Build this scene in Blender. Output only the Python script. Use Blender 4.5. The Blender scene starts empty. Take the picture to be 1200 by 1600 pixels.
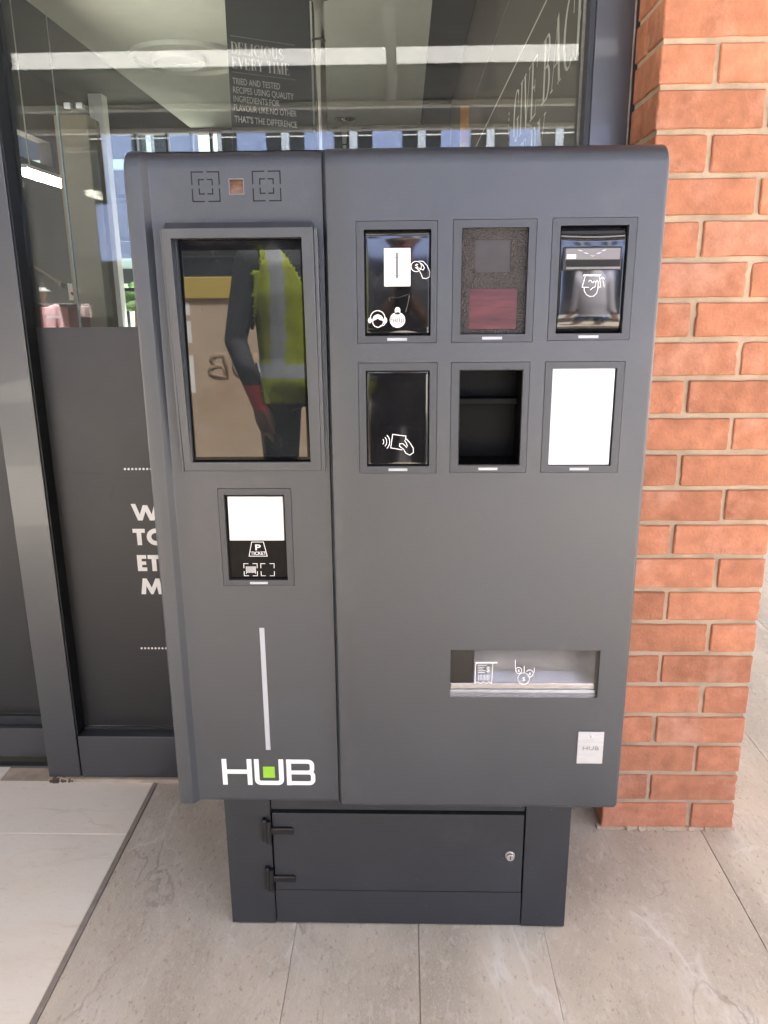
import bpy, bmesh, math, random
import numpy as np
from mathutils import Vector, Matrix, noise as mnoise
random.seed(7)
S = bpy.context.scene
C = S.collection

# ------------------------------------------------------------------ camera
PITCH, YAW, ROLL, FPX, EYE = 0.270771, -0.027501, -0.008347, 1224.96, 1.3746
fw = Vector((math.sin(YAW)*math.cos(PITCH), math.cos(YAW)*math.cos(PITCH), -math.sin(PITCH)))
r0 = Vector((math.cos(YAW), -math.sin(YAW), 0)); u0 = r0.cross(fw)
rt = r0*math.cos(ROLL) + u0*math.sin(ROLL); upv = -r0*math.sin(ROLL) + u0*math.cos(ROLL)
cd = bpy.data.cameras.new('camera'); cam = bpy.data.objects.new('camera', cd); C.objects.link(cam)
M = Matrix.Identity(4)
for i in range(3):
    M[i][0], M[i][1], M[i][2] = rt[i], upv[i], -fw[i]
M[2][3] = EYE
cam.matrix_world = M
cd.sensor_fit = 'VERTICAL'; cd.sensor_height = 36; cd.lens = FPX/1600*36
cd.clip_start = 0.02; cd.clip_end = 500
S.camera = cam

# ------------------------------------------------------------------ sky, sun, exposure
SUN = Vector((0.20, 0.34, 0.88)).normalized()
w = bpy.data.worlds.new('World'); S.world = w; w.use_nodes = True
nt = w.node_tree; nt.nodes.clear()
sk = nt.nodes.new('ShaderNodeTexSky'); sk.sky_type = 'NISHITA'; sk.sun_disc = False; sk.air_density = 0.3; sk.dust_density = 8.0; sk.ozone_density = 0.4
sk.sun_elevation = math.asin(SUN.z); sk.sun_rotation = math.atan2(SUN.x, SUN.y)
bg = nt.nodes.new('ShaderNodeBackground'); bg.inputs[1].default_value = 0.125
wo = nt.nodes.new('ShaderNodeOutputWorld')
nt.links.new(sk.outputs[0], bg.inputs[0]); nt.links.new(bg.outputs[0], wo.inputs[0])
sd = bpy.data.lights.new('sun', 'SUN'); sd.energy = 4.5; sd.angle = math.radians(0.53); sd.color = (1, 0.98, 0.94)
so = bpy.data.objects.new('sun', sd); C.objects.link(so)
so.rotation_euler = SUN.to_track_quat('Z', 'Y').to_euler(); so.location = (0, 0, 20)
S.view_settings.view_transform = 'Standard'; S.view_settings.look = 'None'
S.view_settings.gamma = 1; S.view_settings.exposure = 3.10; S.view_settings.use_curve_mapping = False
S.render.engine = 'CYCLES'
cy = S.cycles
cy.use_denoising = True
try: cy.denoiser = 'OPENIMAGEDENOISE'
except Exception: pass
cy.max_bounces = 8; cy.diffuse_bounces = 4; cy.glossy_bounces = 4; cy.transmission_bounces = 4
cy.transparent_max_bounces = 16; cy.caustics_reflective = False; cy.caustics_refractive = False
cy.sample_clamp_indirect = 12; cy.blur_glossy = 0.3

# ------------------------------------------------------------------ materials
MATS = {}
def mat(name, col, rough=0.5, metal=0.0, spec=0.5, var=0.0, vscale=8.0, bump=0.0, bscale=300.0, coat=0.0,
        stretch=(1, 1, 1), rnd=0.0, bdist=0.002, patch=None, rvar=0.0, emit=None, spots=None, veins=None):
    m = bpy.data.materials.new(name); m.use_nodes = True
    n = m.node_tree.nodes; l = m.node_tree.links; p = n['Principled BSDF']
    p.inputs['Base Color'].default_value = (*col, 1)
    p.inputs['Roughness'].default_value = rough; p.inputs['Metallic'].default_value = metal
    p.inputs['Specular IOR Level'].default_value = spec
    if coat: p.inputs['Coat Weight'].default_value = coat; p.inputs['Coat Roughness'].default_value = 0.03
    if emit: p.inputs['Emission Color'].default_value = (*emit[0], 1); p.inputs['Emission Strength'].default_value = emit[1]
    tc = n.new('ShaderNodeTexCoord'); mp = n.new('ShaderNodeMapping'); mp.inputs['Scale'].default_value = stretch
    geo = n.new('ShaderNodeNewGeometry'); l.new(geo.outputs['Position'], mp.inputs['Vector'])
    oi = n.new('ShaderNodeObjectInfo')
    if rnd:
        vm = n.new('ShaderNodeVectorMath'); vm.operation = 'SCALE'; vm.inputs[0].default_value = (37, 91, 53)
        l.new(oi.outputs['Random'], vm.inputs['Scale']); l.new(vm.outputs[0], mp.inputs['Location'])
    cur = None
    def rgb(c): 
        r = n.new('ShaderNodeRGB'); r.outputs[0].default_value = (*c, 1); return r.outputs[0]
    def mix(a, b, fac, mode='MIX'):
        x = n.new('ShaderNodeMix'); x.data_type = 'RGBA'; x.blend_type = mode
        l.new(fac, x.inputs[0]) if not isinstance(fac, float) else setattr(x.inputs[0], 'default_value', fac)
        l.new(a, x.inputs[6]); l.new(b, x.inputs[7]); return x.outputs[2]
    def noise(sc, det=5.0, rg=0.55, lo=0.3, hi=0.7, vec=None):
        t = n.new('ShaderNodeTexNoise'); t.inputs['Scale'].default_value = sc; t.inputs['Detail'].default_value = det
        t.inputs['Roughness'].default_value = rg; l.new(vec or mp.outputs[0], t.inputs['Vector'])
        r = n.new('ShaderNodeMapRange'); r.inputs[1].default_value = lo; r.inputs[2].default_value = hi
        l.new(t.outputs[0], r.inputs[0]); return r.outputs[0]
    cur = rgb(col)
    if rnd:
        mr = n.new('ShaderNodeMapRange'); mr.inputs[3].default_value = 1-rnd; mr.inputs[4].default_value = 1+rnd
        l.new(oi.outputs['Random'], mr.inputs[0])
        cx = n.new('ShaderNodeVectorMath'); cx.operation = 'SCALE'; l.new(cur, cx.inputs[0]); l.new(mr.outputs[0], cx.inputs['Scale'])
        cur = cx.outputs[0]
    if var:
        f = noise(vscale, 5.0, 0.55, 0.18, 0.82)
        mr = n.new('ShaderNodeMapRange'); mr.inputs[3].default_value = 1-1.6*var; mr.inputs[4].default_value = 1+1.6*var
        l.new(f, mr.inputs[0])
        cx = n.new('ShaderNodeVectorMath'); cx.operation = 'SCALE'; l.new(cur, cx.inputs[0]); l.new(mr.outputs[0], cx.inputs['Scale'])
        cur = cx.outputs[0]
        if rvar:
            mr2 = n.new('ShaderNodeMapRange'); mr2.inputs[3].default_value = max(0.02, rough-rvar); mr2.inputs[4].default_value = rough+rvar
            l.new(f, mr2.inputs[0]); l.new(mr2.outputs[0], p.inputs['Roughness'])
    for pt in (patch or []):      # (colour, scale, lo, hi, amount)
        f = noise(pt[1], 8.0, 0.62, pt[2], pt[3])
        mm = n.new('ShaderNodeMath'); mm.operation = 'MULTIPLY'; mm.inputs[1].default_value = pt[4]; l.new(f, mm.inputs[0])
        cur = mix(cur, rgb(pt[0]), mm.outputs[0])
    for vn in (veins or []):      # thin ridged lines (colour, scale, width, amount)
        t = n.new('ShaderNodeTexNoise'); t.inputs['Scale'].default_value = vn[1]; t.inputs['Detail'].default_value = 6
        t.inputs['Distortion'].default_value = 0.6; l.new(mp.outputs[0], t.inputs['Vector'])
        s1 = n.new('ShaderNodeMath'); s1.operation = 'SUBTRACT'; s1.inputs[1].default_value = 0.5; l.new(t.outputs[0], s1.inputs[0])
        s2 = n.new('ShaderNodeMath'); s2.operation = 'ABSOLUTE'; l.new(s1.outputs[0], s2.inputs[0])
        r = n.new('ShaderNodeMapRange'); r.inputs[1].default_value = 0; r.inputs[2].default_value = vn[2]; r.inputs[3].default_value = 1; r.inputs[4].default_value = 0
        l.new(s2.outputs[0], r.inputs[0]); k2 = noise(3.0, 3.0, 0.5, 0.45, 0.65)
        m3 = n.new('ShaderNodeMath'); m3.operation = 'MULTIPLY'; l.new(r.outputs[0], m3.inputs[0]); l.new(k2, m3.inputs[1])
        m4 = n.new('ShaderNodeMath'); m4.operation = 'MULTIPLY'; m4.inputs[1].default_value = vn[3]; l.new(m3.outputs[0], m4.inputs[0])
        cur = mix(cur, rgb(vn[0]), m4.outputs[0])
    for sp in (spots or []):      # voronoi flecks (colour, scale, radius, amount)
        v = n.new('ShaderNodeTexVoronoi'); v.inputs['Scale'].default_value = sp[1]; l.new(mp.outputs[0], v.inputs['Vector'])
        r = n.new('ShaderNodeMapRange'); r.inputs[1].default_value = sp[2]; r.inputs[2].default_value = sp[2]*0.6
        r.inputs[3].default_value = 0; r.inputs[4].default_value = sp[3]; l.new(v.outputs['Distance'], r.inputs[0])
        cur = mix(cur, rgb(sp[0]), r.outputs[0])
    l.new(cur, p.inputs['Base Color'])
    if bump:
        t = n.new('ShaderNodeTexNoise'); t.inputs['Scale'].default_value = bscale; t.inputs['Detail'].default_value = 4
        l.new(mp.outputs[0], t.inputs['Vector'])
        b = n.new('ShaderNodeBump'); b.inputs['Strength'].default_value = bump; b.inputs['Distance'].default_value = bdist
        l.new(t.outputs[0], b.inputs['Height']); l.new(b.outputs[0], p.inputs['Normal'])
    MATS[name] = m
    return m

def glassmat(name, tint, f0=0.045, rough=0.0, haze=0.0):
    """thin sheet glass: straight-through transmission plus a Schlick mirror on each face"""
    m = bpy.data.materials.new(name); m.use_nodes = True
    n = m.node_tree.nodes; l = m.node_tree.links; n.clear()
    out = n.new('ShaderNodeOutputMaterial'); tr = n.new('ShaderNodeBsdfTransparent'); tr.inputs[0].default_value = (*tint, 1)
    gl = n.new('ShaderNodeBsdfGlossy'); gl.inputs['Roughness'].default_value = rough
    g = n.new('ShaderNodeNewGeometry'); d = n.new('ShaderNodeVectorMath'); d.operation = 'DOT_PRODUCT'
    l.new(g.outputs['Normal'], d.inputs[0]); l.new(g.outputs['Incoming'], d.inputs[1])
    def mth(op, a, b):
        x = n.new('ShaderNodeMath'); x.operation = op
        for i, v in enumerate((a, b)):
            if v is None: continue
            if isinstance(v, (int, float)): x.inputs[i].default_value = v
            else: l.new(v, x.inputs[i])
        return x.outputs[0]
    c = mth('ABSOLUTE', d.outputs['Value'], None); c = mth('SUBTRACT', 1.0, c); c = mth('POWER', c, 5.0)
    c = mth('MULTIPLY', c, 1-f0); c = mth('ADD', c, f0)
    mx = n.new('ShaderNodeMixShader'); l.new(c, mx.inputs[0]); l.new(tr.outputs[0], mx.inputs[1]); l.new(gl.outputs[0], mx.inputs[2])
    res = mx.outputs[0]
    if haze:
        df = n.new('ShaderNodeBsdfDiffuse'); df.inputs[0].default_value = (0.6, 0.6, 0.6, 1)
        t = n.new('ShaderNodeTexNoise'); t.inputs['Scale'].default_value = 6; t.inputs['Detail'].default_value = 6
        l.new(g.outputs['Position'], t.inputs['Vector'])
        k = mth('MULTIPLY', t.outputs[0], haze)
        m2 = n.new('ShaderNodeMixShader'); l.new(k, m2.inputs[0]); l.new(res, m2.inputs[1]); l.new(df.outputs[0], m2.inputs[2]); res = m2.outputs[0]
    l.new(res, out.inputs[0]); MATS[name] = m; return m

def emitmat(name, col, st):
    m = bpy.data.materials.new(name); m.use_nodes = True
    n = m.node_tree.nodes; n.clear(); e = n.new('ShaderNodeEmission'); e.inputs[0].default_value = (*col, 1); e.inputs[1].default_value = st
    o = n.new('ShaderNodeOutputMaterial'); m.node_tree.links.new(e.outputs[0], o.inputs[0]); return m

PAINT = mat('kiosk_paint', (0.034, 0.0405, 0.051), 0.36, 0.0, 0.8, var=0.09, vscale=4, bump=0.26, bscale=650, rvar=0.10,
            patch=[((0.085, 0.088, 0.093), 7, 0.58, 0.85, 0.4), ((0.085, 0.085, 0.085), 26, 0.66, 0.82, 0.25)], spots=[((0.3, 0.3, 0.3), 55, 0.045, 0.22)])
FRAMEP = mat('module_frame_paint', (0.041, 0.046, 0.055), 0.42, 0.0, 0.6, bump=0.1, bscale=1200, var=0.04, vscale=12)
PEDP = mat('pedestal_paint', (0.034, 0.037, 0.041), 0.55, 0.0, 0.4, bump=0.12, bscale=900, var=0.08, vscale=7,
           patch=[((0.09, 0.09, 0.088), 6, 0.63, 0.9, 0.5)], spots=[((0.4, 0.4, 0.38), 40, 0.05, 0.35)])
DARK = mat('dark_void', (0.008, 0.008, 0.009), 0.8)
BLACKG = mat('black_gloss_plastic', (0.008, 0.008, 0.009), 0.06, 0, 0.6, var=0.3, vscale=30, coat=0.3, spots=[((0.12, 0.12, 0.12), 160, 0.05, 0.25)])
BLACKM = mat('black_satin', (0.012, 0.012, 0.013), 0.35, bump=0.15, bscale=300)
HAMMER = mat('hammered_black', (0.05, 0.045, 0.044), 0.24, 0.4, 0.7, bump=1.0, bscale=330, bdist=0.005, var=0.2, vscale=40)
SMOKE = mat('smoked_plate', (0.05, 0.045, 0.043), 0.32, 0.0, 0.3, var=0.1, vscale=40)
REDG = mat('red_window', (0.085, 0.024, 0.023), 0.22, 0, 0.35, var=0.3, vscale=16, stretch=(1, 1, 7))
WHITE = mat('white_plastic', (0.84, 0.84, 0.83), 0.35, 0, 0.5, var=0.02, vscale=10)
FILMW = mat('white_panel', (0.84, 0.84, 0.84), 0.4, 0, 0.5, var=0.06, vscale=14, stretch=(4, 1, 1), patch=[((0.6, 0.6, 0.6), 60, 0.62, 0.8, 0.5)])
INK = mat('white_print', (0.82, 0.82, 0.82), 0.5)
INKG = mat('grey_print', (0.10, 0.10, 0.10), 0.5)
LEDB = mat('light_guide', (0.44, 0.46, 0.50), 0.3)
GREEN = mat('logo_green', (0.27, 0.55, 0.035), 0.45)
STEEL = mat('brushed_steel', (0.60, 0.59, 0.57), 0.30, 0.9, 0.5, var=0.18, vscale=60, stretch=(1, 1, 14), bump=0.05, bscale=300)
STEELH = mat('tray_steel', (0.62, 0.61, 0.605), 0.27, 0.9, 0.5, var=0.24, vscale=7, stretch=(1, 1, 2.5), patch=[((0.36, 0.33, 0.31), 14, 0.55, 0.85, 0.6)])
SATIN = mat('satin_silver_plate', (0.54, 0.55, 0.56), 0.42, 0.35, 0.5, var=0.07, vscale=30, stretch=(1, 1, 6))
CHROME = mat('polished_tube', (0.72, 0.71, 0.68), 0.12, 1.0)
LCD = mat('screen_glass', (0.012, 0.014, 0.015), 0.015, 0, 0.70, coat=0.1, patch=[((0.05, 0.055, 0.055), 5, 0.5, 0.9, 0.6)], spots=[((0.25, 0.26, 0.26), 170, 0.09, 0.16), ((0.3, 0.3, 0.3), 60, 0.05, 0.2)])
LCDB = mat('screen_border', (0.004, 0.004, 0.005), 0.06, 0, 0.18)
LENSREFL = mat('camera_window', (0.26, 0.15, 0.10), 0.15, 0, 0.4, var=0.25, vscale=60, stretch=(1, 1, 3))  # brown base colour stands in for timber reflected in the glass
BRICK = mat('brick_clay', (0.50, 0.212, 0.118), 0.85, 0, 0.25, var=0.2, vscale=24, bump=0.7, bscale=150, bdist=0.003, rnd=0.15,
            patch=[((0.68, 0.42, 0.32), 6, 0.52, 0.82, 0.6), ((0.36, 0.13, 0.075), 13, 0.62, 0.88, 0.35), ((0.66, 0.52, 0.46), 30, 0.66, 0.8, 0.4)],
            spots=[((0.68, 0.55, 0.5), 150, 0.10, 0.5), ((0.1, 0.05, 0.04), 90, 0.05, 0.6)])
MORTAR = mat('sand_mortar', (0.49, 0.39, 0.27), 0.95, 0, 0.1, var=0.2, vscale=14, bump=0.8, bscale=350,
             patch=[((0.55, 0.46, 0.33), 4, 0.5, 0.75, 0.6), ((0.2, 0.15, 0.11), 25, 0.66, 0.85, 0.6)])
TILE = mat('grey_stone_tile', (0.53, 0.47, 0.375), 0.6, 0, 0.35, var=0.24, vscale=2.0, stretch=(2.2, 1.0, 1), bump=0.5, bscale=170, rnd=0.03, rvar=0.08,
           patch=[((0.63, 0.585, 0.50), 3, 0.47, 0.70, 0.7), ((0.34, 0.295, 0.235), 6, 0.54, 0.78, 0.55), ((0.63, 0.585, 0.51), 30, 0.54, 0.68, 0.6), ((0.27, 0.215, 0.16), 55, 0.57, 0.70, 0.6), ((0.66, 0.62, 0.55), 140, 0.55, 0.66, 0.55)],
           spots=[((0.17, 0.145, 0.12), 46, 0.05, 0.4), ((0.7, 0.66, 0.6), 90, 0.08, 0.3)],
           veins=[((0.72, 0.68, 0.61), 1.3, 0.012, 0.8), ((0.28, 0.235, 0.19), 2.1, 0.010, 0.7), ((0.70, 0.66, 0.59), 5, 0.02, 0.5)])
PALE = mat('pale_stone_tile', (0.88, 0.825, 0.705), 0.5, 0, 0.4, var=0.10, vscale=2.2, stretch=(1.0, 2.5, 1), bump=0.22, bscale=140, rnd=0.02,
           patch=[((0.66, 0.57, 0.44), 2.2, 0.46, 0.75, 0.6), ((0.62, 0.55, 0.44), 34, 0.58, 0.75, 0.45)], veins=[((0.66, 0.58, 0.46), 3, 0.015, 0.6)], spots=[((0.35, 0.3, 0.24), 40, 0.05, 0.35)])
GROUT = mat('tile_grout', (0.46, 0.39, 0.30), 0.9, var=0.2, vscale=20)
TRIM = mat('floor_trim', (0.30, 0.26, 0.215), 0.5, 0.0, var=0.15, vscale=30)
GROUND = mat('street_paving', (0.42, 0.395, 0.35), 0.8, var=0.12, vscale=1.5, patch=[((0.3, 0.27, 0.24), 5, 0.5, 0.8, 0.5)])
ALU = mat('grey_shopfront_paint', (0.030, 0.034, 0.040), 0.30, 0.0, 1.0, coat=0.25, var=0.05, vscale=6, bump=0.03, bscale=500, spots=[((0.35, 0.34, 0.32), 22, 0.02, 0.5)])
ALUD = mat('dark_shopfront_paint', (0.026, 0.030, 0.034), 0.42, 0.1, 0.5, var=0.08, vscale=6)
GASKET = mat('black_gasket', (0.008, 0.010, 0.011), 0.5)
SILIC = mat('silicone_bead', (0.30, 0.29, 0.26), 0.6, var=0.25, vscale=60)
VINYL = mat('charcoal_vinyl_film', (0.010, 0.0115, 0.0135), 0.42, 0, 0.6, var=0.12, vscale=7, bump=0.05, bscale=80, rvar=0.05,
            patch=[((0.035, 0.037, 0.04), 3, 0.55, 0.85, 0.5), ((0.02, 0.02, 0.022), 20, 0.68, 0.8, 0.5)])
GLASS = glassmat('shop_glass', (0.90, 0.93, 0.91), 0.06, 0.0, 0.008)
ACRYL = glassmat('clear_acrylic', (0.95, 0.95, 0.95), 0.035)
CEIL = mat('ceiling_board', (0.70, 0.73, 0.69), 0.8, var=0.03)
CEILD = mat('dark_ceiling', (0.045, 0.045, 0.043), 0.7, var=0.15, vscale=3)
WALLD = mat('dark_interior_wall', (0.06, 0.056, 0.05), 0.7, var=0.2, vscale=2)
MURAL = mat('brown_mural_board', (0.085, 0.070, 0.058), 0.5, var=0.1, vscale=2)
SLATE = mat('slate_banner_fabric', (0.062, 0.072, 0.076), 0.7, var=0.06, vscale=4)
CREAM = mat('cream_print', (0.86, 0.85, 0.82), 0.6)
TAN = mat('tan_column_paint', (0.42, 0.33, 0.22), 0.5, var=0.06, vscale=3)
WHITEP = mat('white_paint', (0.78, 0.79, 0.78), 0.55, var=0.03)
REDP = mat('red_panel', (0.36, 0.04, 0.03), 0.4, var=0.15, vscale=5)
ORANGE = mat('orange_poster_print', (0.60, 0.23, 0.05), 0.5, patch=[((0.85, 0.55, 0.10), 6, 0.4, 0.6, 1.0)])
INTF = mat('interior_floor', (0.20, 0.18, 0.16), 0.5, var=0.1)
LAMP = emitmat('lamp_glow', (1.0, 0.90, 0.74), 45.0)
TIMBER = mat('timber_soffit', (0.15, 0.095, 0.062), 0.5, var=0.3, vscale=7, stretch=(0.6, 9, 1), rnd=0.15)
STEELP = mat('canopy_steel_paint', (0.55, 0.56, 0.56), 0.5)
FACADE = mat('pale_blue_render', (0.27, 0.36, 0.64), 0.9, var=0.05, vscale=1)
WING = mat('window_dark_glass', (0.02, 0.025, 0.03), 0.05, 0, 0.8)
CARD = mat('corrugated_cardboard', (0.46, 0.36, 0.265), 0.85, var=0.12, vscale=4, patch=[((0.38, 0.21, 0.10), 3, 0.5, 0.8, 0.6)])
TAPE = mat('yellow_tape', (0.50, 0.38, 0.10), 0.4)
SKIN = mat('skin', (0.24, 0.12, 0.075), 0.55, var=0.06, vscale=12)
SKINL = mat('skin_light', (0.62, 0.36, 0.26), 0.55)
HAIR = mat('hair', (0.012, 0.010, 0.009), 0.6)
VEST = mat('hi_vis_fabric', (0.27, 0.32, 0.025), 0.7, var=0.3, vscale=9, bump=0.6, bscale=30)
REFL = mat('reflective_tape', (0.30, 0.32, 0.34), 0.35)
NAVY = mat('dark_workwear', (0.035, 0.038, 0.045), 0.85, var=0.2, vscale=14)
REDGL = mat('red_glove', (0.52, 0.05, 0.05), 0.7)
SHIRTG = mat('pale_grey_shirt', (0.62, 0.62, 0.70), 0.85, var=0.06, vscale=10)
DENIM = mat('blue_denim', (0.07, 0.11, 0.20), 0.85, var=0.12, vscale=20)
PINK = mat('pink_shirt', (0.88, 0.62, 0.66), 0.85, var=0.05, vscale=8)
SHOE = mat('shoe', (0.05, 0.045, 0.04), 0.6)
LEAF = mat('palm_leaf', (0.07, 0.15, 0.03), 0.5, var=0.3, vscale=9)
BARK = mat('palm_bark', (0.16, 0.11, 0.07), 0.9, var=0.3, vscale=30)
BROWNP = mat('brown_planter', (0.055, 0.036, 0.022), 0.6, var=0.2, vscale=4)
TEAL = mat('teal_spandrel', (0.36, 0.48, 0.47), 0.3, var=0.05)
DEBRIS = mat('rusty_grit', (0.10, 0.075, 0.055), 0.95, var=0.5, vscale=120)
def skylightmat():
    m = bpy.data.materials.new('polycarbonate'); m.use_nodes = True
    n = m.node_tree.nodes; n.clear(); l = m.node_tree.links
    t = n.new('ShaderNodeBsdfTranslucent'); t.inputs[0].default_value = (0.46, 0.46, 0.45, 1)
    d = n.new('ShaderNodeBsdfDiffuse'); d.inputs[0].default_value = (0.8, 0.8, 0.78, 1)
    mx = n.new('ShaderNodeMixShader'); mx.inputs[0].default_value = 0.2
    o = n.new('ShaderNodeOutputMaterial')
    l.new(t.outputs[0], mx.inputs[1]); l.new(d.outputs[0], mx.inputs[2]); l.new(mx.outputs[0], o.inputs[0]); return m
POLYC = skylightmat()

# ------------------------------------------------------------------ helpers
class MB:
    def __init__(s): s.v = []; s.f = []; s.m = []
    def quad(s, a, b, c, d, mi=0): i = len(s.v); s.v += [a, b, c, d]; s.f.append((i, i+1, i+2, i+3)); s.m.append(mi)
    def box(s, x0, x1, y0, y1, z0, z1, mi=0):
        i = len(s.v)
        s.v += [(x0, y0, z0), (x1, y0, z0), (x1, y1, z0), (x0, y1, z0), (x0, y0, z1), (x1, y0, z1), (x1, y1, z1), (x0, y1, z1)]
        for f in ((0, 3, 2, 1), (4, 5, 6, 7), (0, 1, 5, 4), (1, 2, 6, 5), (2, 3, 7, 6), (3, 0, 4, 7)):
            s.f.append(tuple(i+k for k in f)); s.m.append(mi)
        return s
    def hexa(s, p, mi=0):
        i = len(s.v); s.v += list(p)
        for f in ((0, 3, 2, 1), (4, 5, 6, 7), (0, 1, 5, 4), (1, 2, 6, 5), (2, 3, 7, 6), (3, 0, 4, 7)):
            s.f.append(tuple(i+k for k in f)); s.m.append(mi)
        return s
    def tube(s, pts, rad, n=10, mi=0, cap=True):
        pts = [Vector(p) for p in pts]; rad = rad if isinstance(rad, (list, tuple)) else [rad]*len(pts); base = len(s.v)
        for k, p in enumerate(pts):
            t = (pts[min(k+1, len(pts)-1)]-pts[max(k-1, 0)]).normalized()
            a = t.orthogonal().normalized() if abs(t.z) < 0.99 else Vector((1, 0, 0)); a = (a - t*a.dot(t)).normalized()
            if abs(t.z) < 0.99: a = t.cross(Vector((0, 0, 1))).normalized()
            b = t.cross(a)
            for j in range(n):
                q = p + (a*math.cos(2*math.pi*j/n)+b*math.sin(2*math.pi*j/n))*rad[k]; s.v.append(tuple(q))
        for k in range(len(pts)-1):
            for j in range(n):
                j2 = (j+1) % n; s.f.append((base+k*n+j, base+k*n+j2, base+(k+1)*n+j2, base+(k+1)*n+j)); s.m.append(mi)
        if cap:
            s.f.append(tuple(base+j for j in range(n))[::-1]); s.m.append(mi)
            e = base+(len(pts)-1)*n; s.f.append(tuple(e+j for j in range(n))); s.m.append(mi)
        return s
    def ball(s, c, r, n=12, m=8, mi=0):
        r = r if isinstance(r, (tuple, list)) else (r, r, r); base = len(s.v)
        for i in range(1, m):
            t = math.pi*i/m
            for j in range(n):
                a = 2*math.pi*j/n
                s.v.append((c[0]+r[0]*math.sin(t)*math.cos(a), c[1]+r[1]*math.sin(t)*math.sin(a), c[2]+r[2]*math.cos(t)))
        T = len(s.v); s.v += [(c[0], c[1], c[2]+r[2]), (c[0], c[1], c[2]-r[2])]
        for i in range(m-2):
            for j in range(n):
                j2 = (j+1) % n; s.f.append((base+i*n+j, base+(i+1)*n+j, base+(i+1)*n+j2, base+i*n+j2)); s.m.append(mi)
        for j in range(n):
            j2 = (j+1) % n; s.f.append((T, base+j, base+j2)); s.m.append(mi)
            e = base+(m-2)*n; s.f.append((T+1, e+j2, e+j)); s.m.append(mi)
        return s
    def disc(s, c, r, y0, y1, n=24, mi=0):   # a round plate facing -Y
        b = len(s.v)
        for y in (y0, y1):
            for j in range(n): a = 2*math.pi*j/n; s.v.append((c[0]+r*math.cos(a), y, c[1]+r*math.sin(a)))
        s.f.append(tuple(b+j for j in range(n))); s.m.append(mi)
        for j in range(n):
            j2 = (j+1) % n; s.f.append((b+j, b+n+j, b+n+j2, b+j2)); s.m.append(mi)
        return s
    def poly(s, pts, y, th=0.0004, mi=0):    # a filled outline in the XZ plane facing -Y
        b = len(s.v); n = len(pts)
        ar = sum(pts[i][0]*pts[(i+1) % n][1]-pts[(i+1) % n][0]*pts[i][1] for i in range(n))
        if ar < 0: pts = pts[::-1]
        for yy in (y, y+th):
            for p in pts: s.v.append((p[0], yy, p[1]))
        s.f.append(tuple(b+j for j in range(n))); s.m.append(mi)
        for j in range(n):
            j2 = (j+1) % n; s.f.append((b+j, b+n+j, b+n+j2, b+j2)); s.m.append(mi)
        return s
    def ribbon(s, pts, wd, y, th=0.0004, mi=0):   # a stroke of width wd along pts (x, z), facing -Y
        pts = [Vector(p) for p in pts]; n = len(pts); wd = wd if isinstance(wd, (list, tuple)) else [wd]*n
        closed = (pts[0]-pts[-1]).length < 1e-6; b = len(s.v); A = []; B = []
        for k in range(n):
            d1 = pts[k]-pts[k-1] if k > 0 else (pts[-1]-pts[-2] if closed else None)
            d2 = pts[k+1]-pts[k] if k < n-1 else (pts[1]-pts[0] if closed else None)
            d1 = d1.normalized() if d1 is not None and d1.length > 0 else None; d2 = d2.normalized() if d2 is not None and d2.length > 0 else None
            d1 = d1 or d2; d2 = d2 or d1; t = (d1+d2); t = t.normalized() if t.length > 1e-6 else d1
            nn = Vector((-t.y, t.x)); c = max(0.45, nn.dot(Vector((-d2.y, d2.x))))
            A.append(pts[k]+nn*wd[k]/2/c); B.append(pts[k]-nn*wd[k]/2/c)
        for yy in (y, y+th):
            for a, bb in zip(A, B): s.v += [(a.x, yy, a.y), (bb.x, yy, bb.y)]
        o = b+2*n
        for k in range(n-1):
            i = 2*k
            s.f.append((b+i+1, b+i+3, b+i+2, b+i)); s.f.append((b+i, b+i+2, o+i+2, o+i)); s.f.append((b+i+3, b+i+1, o+i+1, o+i+3)); s.m += [mi]*3
        if not closed:
            s.f.append((b, o, o+1, b+1)); e = 2*(n-1); s.f.append((b+e+1, o+e+1, o+e, b+e)); s.m += [mi]*2
        return s
    def mesh(s, name):
        me = bpy.data.meshes.new(name); me.from_pydata(s.v, [], s.f); me.polygons.foreach_set('material_index', s.m); me.update(); return me

def tag(o, label=None, cat=None, group=None, kind=None):
    if label: o['label'] = label
    if cat: o['category'] = cat
    if group: o['group'] = group
    if kind: o['kind'] = kind
    return o
def wloc(p): return p.location.copy()     # every parent's world position equals its own location here
def link(o, parent=None):
    C.objects.link(o)
    if parent is not None:
        o.parent = parent; o.matrix_parent_inverse = Matrix.Translation(-wloc(parent))
    return o
def obj(name, mb, m, parent=None, bev=0.0, smooth=None, loc=None, seg=2):
    me = mb.mesh(name) if isinstance(mb, MB) else mb
    for x in (m if isinstance(m, (list, tuple)) else [m]): me.materials.append(x)
    o = bpy.data.objects.new(name, me); link(o, parent)
    if loc is not None: o.location = loc
    if bev:
        b = o.modifiers.new('bevel', 'BEVEL'); b.width = bev; b.segments = seg; b.limit_method = 'ANGLE'; b.angle_limit = math.radians(40)
        b.harden_normals = False
    if smooth is not None:
        me.shade_smooth(); me.set_sharp_from_angle(angle=math.radians(smooth))
    return o
def empty(name, loc):
    e = bpy.data.objects.new(name, None); e.location = loc; e.empty_display_size = 0.1; C.objects.link(e); return e
def bx(name, b, m, parent=None, bev=0.0, **k): return obj(name, MB().box(*b), m, parent, bev, **k)

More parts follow.
